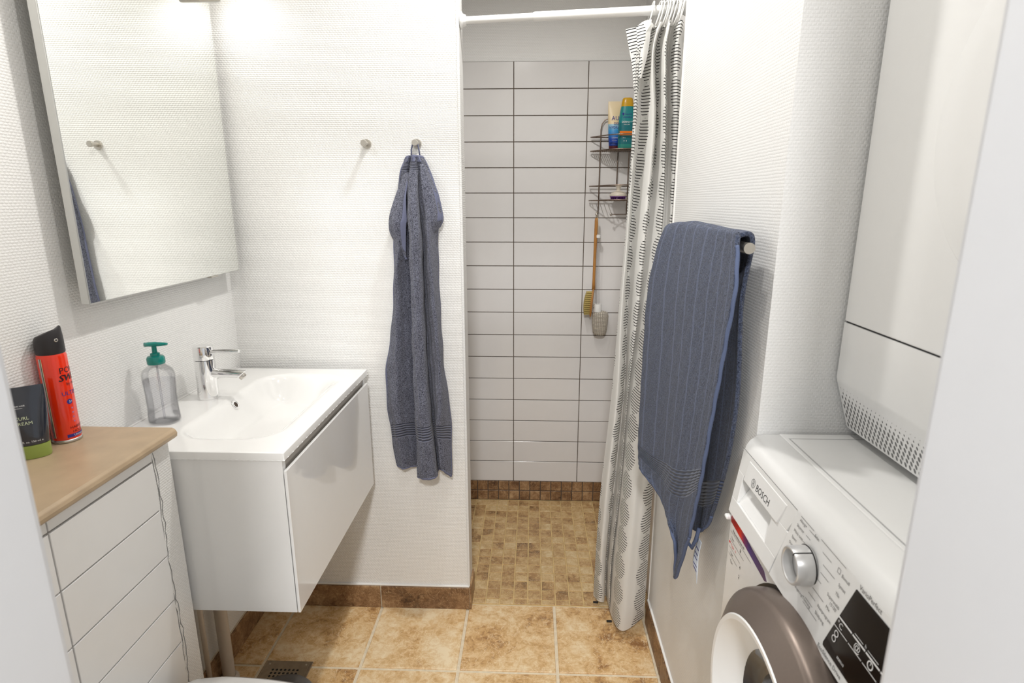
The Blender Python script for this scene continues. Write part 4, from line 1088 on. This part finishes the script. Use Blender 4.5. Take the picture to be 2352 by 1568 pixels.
# loose flap at the top left corner
fg = refine([[(.322,1.772,1.880),(.285,1.780,1.880),(.259,1.790,1.878)],[(.318,1.768,1.835),(.290,1.778,1.832),(.270,1.786,1.828)],[(.308,1.766,1.785),(.292,1.774,1.780),(.281,1.780,1.775)],[(.298,1.764,1.72),(.291,1.768,1.72),(.286,1.772,1.72)]], 30, 20)
MB().grid(fg, [[(.10+i*.0035, .02+fg[k][i][2]) for i in range(20)] for k in range(30)]).build('corner_flap', M['curtain'], cu_, smooth=True)
fg2 = refine([[(.325,1.756,1.893),(.304,1.752,1.888),(.284,1.760,1.876)],[(.322,1.748,1.850),(.304,1.742,1.845),(.287,1.752,1.838)],[(.316,1.744,1.80),(.303,1.740,1.795),(.292,1.748,1.79)],[(.302,1.742,1.74),(.297,1.742,1.74),(.292,1.746,1.74)]], 30, 20)
MB().grid(fg2, [[(.30+i*.003, .055+fg2[k][i][2]) for i in range(20)] for k in range(30)]).build('corner_flap', M['curtain'], cu_, smooth=True)
for x, y in ((.272, 1.668), (.236, 1.762)):
    MB().box(x-.009, x+.009, y-.004, y+.004, .0125, .0165).build('hem_weight_shadow', M['black'], cu_, bevel=.001)  # black blocks stand for hem weights and the small shadow there

# ---------------------------------------------------------------- shower caddy and what it carries
WR = .0022
cad = thing('shower_caddy', 'aged wire corner caddy hanging on the white shower tiles', 'shower rack', (.335, 2.47, 1.35))
yw = 2.486
fr = MB()
fr.tube([(.2765, yw, 1.352), (.277, yw, 1.69), (.281, yw, 1.712), (.292, yw, 1.727), (.31, yw, 1.733), (.37, yw, 1.733), (.392, yw, 1.72), (.396, yw, 1.70), (.396, yw, 1.352)], WR, 8)
fr.tube([(.3505, yw, 1.61), (.3500, yw, 1.465)], WR, 8)
fr.build('back_frame', M['bronze'], cad, smooth=True)
def basket(z, zr, mat_dense):
    b_ = MB()
    for zz in (z, zr):
        b_.tube([(.238, 2.484, zz), (.236, 2.478, zz), (.240, 2.470, zz), (.30, 2.410, zz+.002), (.345, 2.388, zz+.003), (.425, 2.385, zz+.003), (.432, 2.392, zz), (.432, 2.484, zz), (.238, 2.484, zz)], WR, 8)
    return b_.build('basket_rail', M['bronze'], cad, smooth=True)
b1 = basket(1.605, 1.660, True)
b2 = basket(1.408, 1.466, False)
for zz, bb in ((1.605, b1), (1.408, b2)):
    n = 24 if zz > 1.5 else 12
    for i in range(n):
        x = .248 + i*(.428-.248)/(n-1)
        yf = 2.470 - (x-.240)*1.0 if x < .30 else (2.410 - (x-.30)*.49 if x < .345 else 2.387)
        MB().tube([(x, 2.483, zz-.0015), (x, max(yf, 2.388), zz-.0005)], .0026 if zz > 1.5 else .0015, 6).build('slat_wire', M['bronze'], bb, smooth=True)
for x in (.266, .3255):
    hk_ = MB().tube([(x, 2.486, 1.352), (x, 2.455, 1.350), (x, 2.440, 1.352)] if x < .3 else [(.42, 2.484, 1.352), (.36, 2.46, 1.352), (x, 2.440, 1.352)], WR, 8).build('hook', M['bronze'], cad, smooth=True)
    MB().lathe([(.0, -.0062), (.0035, -.005), (.0062, 0), (.0035, .005), (0, .0062)], 16, (x, 2.440, 1.352)).build('ball_end', M['steel'], hk_, smooth=True)

def squeeze_tube(name, label, loc, wb_, wt, depth, h, hc, mat_body, mat_cap, rz=0, n=28, cat='tube'):
    """flip-cap tube standing on its cap: round cap below, flat crimp at the top"""
    t = thing(name, label, cat, loc)
    t.rotation_euler.z = rz
    def ring(w, d, z, p=2.3):
        return [(w*math.copysign(abs(math.cos(a))**(2/p), math.cos(a)), d*math.copysign(abs(math.sin(a))**(2/p), math.sin(a)), z) for a in [2*PI*i/n for i in range(n)]]
    cb = MB().ring_stack([ring(wb_*.96, depth*.94, .0005), ring(wb_, depth, .003), ring(wb_, depth, hc)])
    cb.v = [(p[0]+loc[0], p[1]+loc[1], p[2]+loc[2]) for p in cb.v]
    cb.build('cap', mat_cap, t, auto=40)
    rr = []
    for k in range(13):
        s = k/12
        rr.append(ring(wb_*(1-s)+wt*s + .002*math.sin(PI*s), max(.0012, depth*(1-s**1.6)), hc+.001+(h-hc-.001)*s, 2.3))
    bb = MB().ring_stack(rr)
    bb.v = [(p[0]+loc[0], p[1]+loc[1], p[2]+loc[2]) for p in bb.v]
    body = bb.build('tube_body', mat_body, t, auto=50)
    return t, body
# conditioner tube
cond_mat = band_mat('cream_to_blue_print', [(0, lin(16, 44, 120)), (.22, lin(20, 66, 160)), (.40, lin(58, 150, 205)), (.52, lin(150, 190, 205)), (.535, lin(226, 204, 160)), (1, lin(232, 214, 178))], 'Z', 0, .19, .35, False)
ct_, cb_body = squeeze_tube('conditioner_tube', 'cream and blue conditioner tube on the upper caddy shelf', (.334, 2.462, 1.6072), .026, .034, .021, .187, .016, cond_mat, plain('maroon_cap', (.08, .01, .02, 1), .3))
def tube_face(x0, z0, dy): return lambda u, v: (x0+u, dy, z0+v)
def on_tube(loc, dy_fn):
    return lambda x0, z0: (lambda u, v: (loc[0]+x0+u, loc[1]-dy_fn(z0+v)-.0012, loc[2]+z0+v))
ot = on_tube((.334, 2.462, 1.6072), lambda z: max(.0012, .021*(1-max(0, (z-.016)/.171)**1.6)))
tx = MB(); write(tx, 'AUSSIE', .0225, ot(-.020, .115)); write(tx, 'DEEP', .012, ot(-.010, .098)); write(tx, 'HYDRATION', .0125, ot(-.029, .083)); tx.build('lettering', M['navy'], cb_body)
tx = MB(); write(tx, 'CONDITIONER', .005, ot(-.018, .045)); write(tx, 'for dry hair', .004, ot(-.016, .036)); tx.build('fine_print', M['printwhite'], cb_body)
# shampoo bottle (flat, rounded shoulders, cap on top)
shl = (.370, 2.418, 1.6072)
shm = thing('shampoo_bottle', 'teal shampoo bottle with yellow cap beside the cream tube', 'bottle', shl)
def sring(w, d, z, sh=0, n=32, p=2.4):
    return [(shl[0]+sh+w*math.copysign(abs(math.cos(a))**(2/p), math.cos(a)), shl[1]+d*math.copysign(abs(math.sin(a))**(2/p), math.sin(a)), shl[2]+z) for a in [2*PI*i/n for i in range(n)]]
prof = [(.0295, .017, 0), (.0315, .0185, .006), (.0325, .019, .03), (.0325, .019, .08), (.0315, .019, .11), (.028, .018, .14), (.0245, .0165, .160)]
sbm = band_mat('teal_label_print', [(0, lin(38, 132, 120)), (.12, lin(16, 104, 112)), (.62, lin(24, 128, 130)), (1, lin(20, 120, 122))], 'Z', 0, .16, .3, True)
sbody = MB().ring_stack([sring(*q) for q in prof]).build('bottle_body', sbm, shm, auto=50)
MB().ring_stack([sring(.0245, .0165, .1602), sring(.0235, .016, .172), sring(.0205, .0145, .188), sring(.017, .0125, .192)]).build('cap', plain('gold_yellow_cap', lin(196, 150, 10), .3, coat=.3), shm, auto=50)
sf = lambda x0, z0, o=0: (lambda u, v: (shl[0]+x0+u, shl[1]-.0192-o - .0000, shl[2]+z0+v))
tx = MB(); write(tx, 'head &', .0095, sf(-.011, .128)); write(tx, 'shoulders', .0095, sf(-.018, .117)); 
tx.lathe([(.0, -.0001), (.0042, -.0001), (.0042, .0001), (0, .0001)], 14, (shl[0]-.0175, shl[1]-.0193, shl[2]+.1315), 'y'); tx.build('brand_lettering', M['navy'], sbody)
tx = MB(); write(tx, 'DERMA', .0095, sf(-.022, .0985)); write(tx, 'X PRO', .006, sf(.011, .1005)); write(tx, 'SCALP CARE', .0042, sf(-.014, .091)); write(tx, '0', .008, sf(-.012, .0285)); write(tx, '0', .008, sf(-.003, .0285)); write(tx, '400 ml', .004, sf(-.016, .041)); tx.build('white_lettering', M['printwhite'], sbody)
MB().box(shl[0]-.0285, shl[0]+.0285, shl[1]-.0197, shl[1]-.0188, shl[2]+.052, shl[2]+.068).build('orange_band', plain('orange_label', lin(232, 120, 24), .4), sbody)
# scalp brush
sb_ = thing('scalp_brush', 'white shampoo scalp brush with purple bristles on the lower caddy shelf', 'brush', (.352, 2.44, 1.4110))
q = (.352, 2.44, 1.4110)
MB().lathe([(.0, .060), (.012, .059), (.014, .056), (.009, .050), (.0075, .038), (.012, .035), (.026, .031), (.0345, .023), (.0355, .017), (.0345, .014), (0, .014)], 32, q).build('handle', plain('cream_plastic', lin(214, 205, 190), .35), sb_, auto=40)
bs = MB().lathe([(.034, .0138), (.0345, .0105), (0, .0105)], 32, q).build('bristle_base', M['purple'], sb_, auto=40)
for ring_r, nb in ((.029, 14), (.019, 9), (.008, 4)):
    for i in range(nb):
        a = 2*PI*i/nb
        MB().tube([(q[0]+ring_r*math.cos(a), q[1]+ring_r*math.sin(a), q[2]+.0115), (q[0]+ring_r*math.cos(a), q[1]+ring_r*math.sin(a), q[2]+.0005)], [.0026, .0012], 6).build('bristle', M['purple'], bs)

# long wooden body brush hanging from the left hook
wb2 = thing('body_brush', 'long-handled wooden body brush hanging from the caddy', 'brush', (.262, 2.452, .92))
hb = MB().tube([(.268, 2.452, 1.338), (.2675, 2.452, 1.325), (.2665, 2.452, 1.25), (.2655, 2.452, 1.16), (.265, 2.452, 1.08), (.2655, 2.452, 1.035)], [.0062, .0072, .0068, .0062, .0062, .008], 16)
hb.build('handle', M['wood'], wb2, smooth=True)
rings = []
for k in range(15):
    s = k/14; z = 1.038 - s*.122
    w = math.sin(PI*min(1, max(0, s*.94+.03)))**.5
    xc = .2645 - .010*s - .004*math.sin(PI*s)
    rings.append([(xc+.0085*w*math.cos(a), 2.450+.024*w*math.sin(a), z) for a in [2*PI*i/20 for i in range(20)]])
hd_ = MB().ring_stack(rings).build('brush_head', M['wood'], wb2, auto=60)
for k in range(12):
    s = (k+1)/13; z = 1.032 - s*.110
    w = math.sin(PI*s)**.5
    xc = .2645 - .010*s - .004*math.sin(PI*s)
    for j in range(4):
        yy = 2.450 + (j-1.5)*.012*w
        MB().tube([(xc-.004, yy, z), (xc-.030+.004*(1-w), yy, z-.001)], [.0034, .0040], 6).build('bristle_tuft', M['bristle'], hd_)
MB().tube([(.268, 2.450, 1.334), (.2655, 2.444, 1.350), (.2635, 2.441, 1.3605), (.2665, 2.4395, 1.3615), (.270, 2.442, 1.352), (.2695, 2.450, 1.334)], .0015, 6).build('cord_loop', M['cord'], wb2, smooth=True)
for dz in (0, .008):
    MB().lathe([(.0, -.004), (.0028, -.0028), (.004, 0), (.0028, .0028), (0, .004)], 12, (.2655, 2.426, .974-dz)).build('stud', M['steel'], hd_, smooth=True)
# sponge on a clear handle
sg = thing('sponge_brush', 'crocheted sponge on a clear plastic stick hanging from the caddy', 'sponge', (.296, 2.455, .835))
MB().tube([(.2715, 2.447, 1.352), (.2765, 2.449, 1.30), (.2785, 2.450, 1.26)], .0014, 6).build('cord_loop', M['cord'], sg, smooth=True)
for dx in (-.006, .006):
    MB().tube([(.2780+dx, 2.450, 1.262), (.2800+dx, 2.452, 1.10), (.2840+dx, 2.454, .968)], .0036, 10).build('clear_stick', M['clear'], sg, smooth=True)
MB().lathe([(.005, 0), (.010, .004), (.010, .014), (.004, .017)], 20, (.278, 2.450, 1.252)).build('stick_top', M['ringwhite'], sg, auto=40)
MB().lathe([(.0185, 0), (.0185, .028), (.016, .034), (0, .034)], 24, (.2845, 2.454, .938)).build('white_ferrule', M['ringwhite'], sg, auto=40)
pr_ = [(0, 0), (.024, .002), (.0295, .012), (.034, .05), (.0365, .085), (.033, .100), (.018, .1055), (0, .106)]
MB().lathe(pr_, 32, (.298, 2.455, .834)).build('sponge', M['crochet'], sg, smooth=True)

# ---------------------------------------------------------------- things round the basin and on the ledge
def lathe_wrap(cx_, cy_, r, z0, a0):
    return lambda u, v: (cx_ + (r+.0003)*math.cos(a0+u/r), cy_ + (r+.0003)*math.sin(a0+u/r), z0+v)
# soap dispenser
sx, sy = -.876, 1.249
so = thing('soap_dispenser', 'clear soap dispenser with teal pump on the basin corner', 'soap dispenser', (sx, sy, BZ))
def srng(w, d, z, n=36, p=2.9):
    return [(sx+w*math.copysign(abs(math.cos(a))**(2/p), math.cos(a)), sy+d*math.copysign(abs(math.sin(a))**(2/p), math.sin(a)), BZ+z) for a in [2*PI*i/n for i in range(n)]]
outer = [(.031, .0235, .0008), (.0335, .026, .004), (.034, .0265, .012), (.0325, .025, .035), (.0325, .025, .07), (.0345, .0265, .105), (.0345, .0265, .118), (.031, .0245, .130), (.021, .0185, .138), (.0165, .0165, .141), (.0165, .0165, .146)]
so_b = MB().ring_stack([srng(*q) for q in outer], True, False)
so_b.ring_stack([srng(a-.0012, b_-.0012, z+(.002 if k == 0 else 0)) for k, (a, b_, z) in enumerate(outer)], True, False)
so_b.build('bottle', M['clear'], so, auto=60)
inner = [(.0292, .0217, .0036), (.0317, .0242, .0055), (.0322, .0247, .012), (.0307, .0232, .035), (.0307, .0232, .07), (.0327, .0247, .105), (.0327, .0247, .1065)]
MB().ring_stack([srng(*q) for q in inner]).build('liquid', M['liquid'], so, auto=60)
MB().tube([(sx, sy, BZ+.008), (sx, sy, BZ+.150)], .0024, 10).build('dip_tube', thin_clear('milky_dip_tube', (.93, .93, .95, 1), .1), so, smooth=True)
pc = MB().lathe([(.0182, .145), (.0190, .147), (.0190, .158), (.0165, .163), (.0105, .1645), (.0100, .170), (.0055, .1715), (.0050, .188)], 32, (sx, sy, BZ)).build('pump_collar', M['teal'], so, auto=40)
rings = []
for k in range(13):
    s = k/12
    x = sx-.0245 + s*.0600
    hw = .0105*math.sin(PI*min(1, .08+s*1.4)/1)**.6 if s < .62 else .0105*.94 - (s-.62)*.016
    hw = max(.0035, hw if s < .62 else .0105 - (s-.5)*.013)
    hh = .0055 if s < .5 else .0055 - (s-.5)*.005
    zc = BZ+.1895 + .004*s + (0 if s > .1 else -.001)
    rings.append([(x, sy - .010*(s-.4) + hw*math.cos(a), zc + hh*math.sin(a)) for a in [2*PI*i/18 for i in range(18)]])
MB().ring_stack(rings).build('pump_head', M['teal'], pc, auto=60)

# hairspray can
hx, hy, hz = -.9145, 1.0145, .9455
R_ = .0238
hs = thing('hairspray_can', 'tall red hairspray can with black cap on the ledge', 'spray can', (hx, hy, hz))
redm = plain('glossy_red_print', lin(235, 50, 12), .16, coat=.6)
can = MB().lathe([(R_-.0015, .003), (R_-.0002, .006), (R_, .010), (R_, .172), (R_-.0015, .176), (R_-.0022, .179)], 56, (hx, hy, hz)).build('can', redm, hs, auto=40)
MB().lathe([(R_-.002, .0003), (R_+.0004, .0006), (R_+.0010, .0030), (R_+.0003, .0062), (R_-.001, .0068)], 48, (hx, hy, hz)).build('bottom_rim', M['satin'], can, smooth=True)
# cap with slanted finger dip
a0 = math.atan2(-.74, .67)
rings = []
n = 56
for r, z, top_ in ((.0296, .1765, 0), (.0307, .1785, 0), (.0307, .196, 0), (.0303, .205, .35), (.0290, .2135, 1), (.0262, .2165, 1), (.018, .2150, 1), (.008, .2145, 1), (.0005, .2145, 1)):
    ring = []; rs = r*R_/.0315
    for i in range(n):
        a = 2*PI*i/n
        d = math.cos(a-(a0+1.25))                # +1 on the nozzle side (image right), -1 opposite
        dz = top_*(.0085*d*(r/.029) + (.0045*max(0, d)**3 if r > .025 else -.003*(1-abs(d))))
        ring.append((hx+rs*math.cos(a), hy+rs*math.sin(a), hz+z+dz))
    rings.append(ring)
capo = MB().ring_stack(rings).build('spray_cap', M['capblack'], hs, auto=50)
an = a0 + .52
nz = MB().lathe([(.0016, .0), (.0034, .0), (.0036, -.002)], 20, cap=False)
rt_ = Vector((math.cos(an), math.sin(an), .05)).to_track_quat('Z', 'Y').to_matrix()
nz.v = [tuple(Vector((hx+.0305*R_/.0315*math.cos(an), hy+.0305*R_/.0315*math.sin(an), hz+.2035)) + rt_ @ Vector(p)) for p in nz.v]
nz.build('nozzle_ring', M['steel'], capo, smooth=True)
W = lambda z, a: lathe_wrap(hx, hy, R_, hz+z, a0+a)
tx = MB(); write(tx, 'POWER', .0165, W(.1385, .26)); [write(tx, 'SWITCH', .0175, lambda u, v, d=d: W(.1235, .10)(u+d, v), shear=.25) for d in (0, .0007, .0014)]; write(tx, 'by me', .0085, W(.1140, .62)); write(MB(), 'HAIRSPRAY', .0075, W(.0270, .30)).build('small_lettering', plain('dark_red_print', (.10, .005, .012, 1), .4), can); write(MB(), 'HOLD', .0075, W(.0185, .45)).build('small_lettering', plain('dark_red_print', (.10, .005, .012, 1), .4), can)
tx.lathe([(.0, -.0001), (.0025, -.0001), (.0025, .0001), (0, .0001)], 12, (0, 0, 0), 'y') if False else None
tx.build('black_lettering', plain('dark_red_black_print', (.03, .005, .012, 1), .4), can)
tx = MB(); write(tx, 'ULTIMATE', .0115, W(.0945, .16)); 
for i in range(8):
    pass
bar = [(-.02+.055*i/14) for i in range(15)]
fn = W(.0105, .02)
lo_, hi_ = [fn(u+.02, 0) for u in bar], [fn(u+.02, .0062) for u in bar]
MB().grid([lo_, hi_]).build('blue_band', M['navy'], can)
disc = [W(.0815, .62)(.0052*math.cos(q), .0052*math.sin(q)) for q in [2*PI*i/20 for i in range(20)]]
MB().add(disc, [tuple(range(20))]).build('blue_dot', M['navy'], can)
tx.build('blue_print', M['navy'], can)
WW = lambda z, a: lathe_wrap(hx, hy, R_+.0003, hz+z, a0+a)
tx = MB(); write(tx, '5+', .0062, WW(.0793, .56)); write(tx, 'Ultimate Hold', .0058, WW(.0118, .48)); tx.build('white_print', M['printwhite'], can)
tx = MB()
for i in range(4):
    dsc = [W(.068-i*.009, .72)(.0017*math.cos(q), .0017*math.sin(q)) for q in [2*PI*j/12 for j in range(12)]]
    tx.add(dsc, [tuple(range(12))])
tx.build('dot_print', plain('lilac_print', lin(180, 120, 170), .4), can)
# silver seam line down the can, its dark reflection painted as a black strip
seam = MB()
for w, off, aa in ((.0016, .0004, -.92), ):
    seam.ring_stack([[lathe_wrap(hx, hy, R_+off, hz+z, a0+aa)(u, 0) for u in (-w, w)] for z in (.012, .09, .170)], False, False, closed=False)
seam.build('weld_seam', M['satin'], can)
seam = MB().ring_stack([[lathe_wrap(hx, hy, R_+.0002, hz+z, a0-.84)(u, 0) for u in (-.0012, .0012)] for z in (.012, .09, .170)], False, False, closed=False)
seam.build('painted_reflection', M['printblack'], can)
seam = MB().ring_stack([[lathe_wrap(hx, hy, R_+.0002, hz+z, a0-.775)(u, 0) for u in (-.0009, .0009)] for z in (.012, .09, .170)], False, False, closed=False)
seam.build('pale_seam', plain('pale_yellow_line', lin(225, 210, 170), .4), can)

# curl cream tube
tl = (-.9125, .9405, .9455)
rzt = a0 + PI/2
navytube = plain('dark_navy_gloss_tube', (.020, .024, .036, 1), .13, coat=.8, grain=.15)
lime = plain('lime_green_cap', lin(150, 170, 84), .3, coat=.2)
ctb, ctbody = squeeze_tube('cream_tube', 'dark navy cream tube on a lime green cap in front of the can', tl, .0232, .0285, .0170, .134, .026, navytube, lime, rzt, cat='tube')
def ontube(x0, z0):
    def f(u, v):
        z = z0+v; s = max(0, (z-.026)/.108)
        dd = max(.0012, .0170*(1-s**1.6))
        xx = x0+u
        return (xx, -dd*max(.1, 1-min(.98, abs(xx/.025))**2.3)**(1/2.3)-.0009, z)
    return f
def tube_text(name, items, mat):
    mb = MB()
    for t, s, x0, z0 in items: write(mb, t, s, ontube(x0, z0))
    me = bpy.data.meshes.new(name); me.from_pydata(mb.v, [], mb.f); me.materials.append(mat)
    o = bpy.data.objects.new(name, me); C.objects.link(o); o.parent = ctbody
tube_text('volume_lettering', [('5 fl. oz. 150 ml e', .0050, -.0195, .0325)], M['printwhite'])
tube_text('white_lettering', [('FOR HAIR', .0036, -.018, .0995), ('protection', .0026, -.017, .096)], M['printwhite'])
tube_text('lime_lettering', [('CURL', .0082, -.0205, .0755), ('CREAM', .0082, -.0225, .0660)], plain('pale_lime_print', lin(205, 215, 180), .4))
# small pink bottle half hidden behind them
pb = thing('small_bottle', 'small lilac glitter bottle almost hidden between can and tube', 'bottle', (-.931, .978, .9455))
MB().lathe([(.006, .0003), (.0075, .002), (.0075, .026), (.005, .030), (.004, .032)], 20, (-.931, .978, .9455)).build('bottle_body', plain('lilac_glitter', lin(150, 110, 130), .3, grain=.4, gscale=300), pb, auto=40)
MB().lathe([(.0048, .032), (.0048, .044), (.004, .046)], 16, (-.931, .978, .9455)).build('cap', M['black'], pb, auto=40)

# scrap of board by the right skirting
bx = MB().ring_stack([[(.380, 1.375, .0), (.396, 1.375, 0), (.396, 1.36, .0), (.380, 1.36, 0)], [(.384, 1.392, .022), (.3955, 1.392, .024), (.3955, 1.378, .018), (.384, 1.378, .016)]])
tag(bx.build('board_scrap', M['cardboard'], bevel=.001), 'small beige board scrap on the floor by the right skirting', 'scrap')
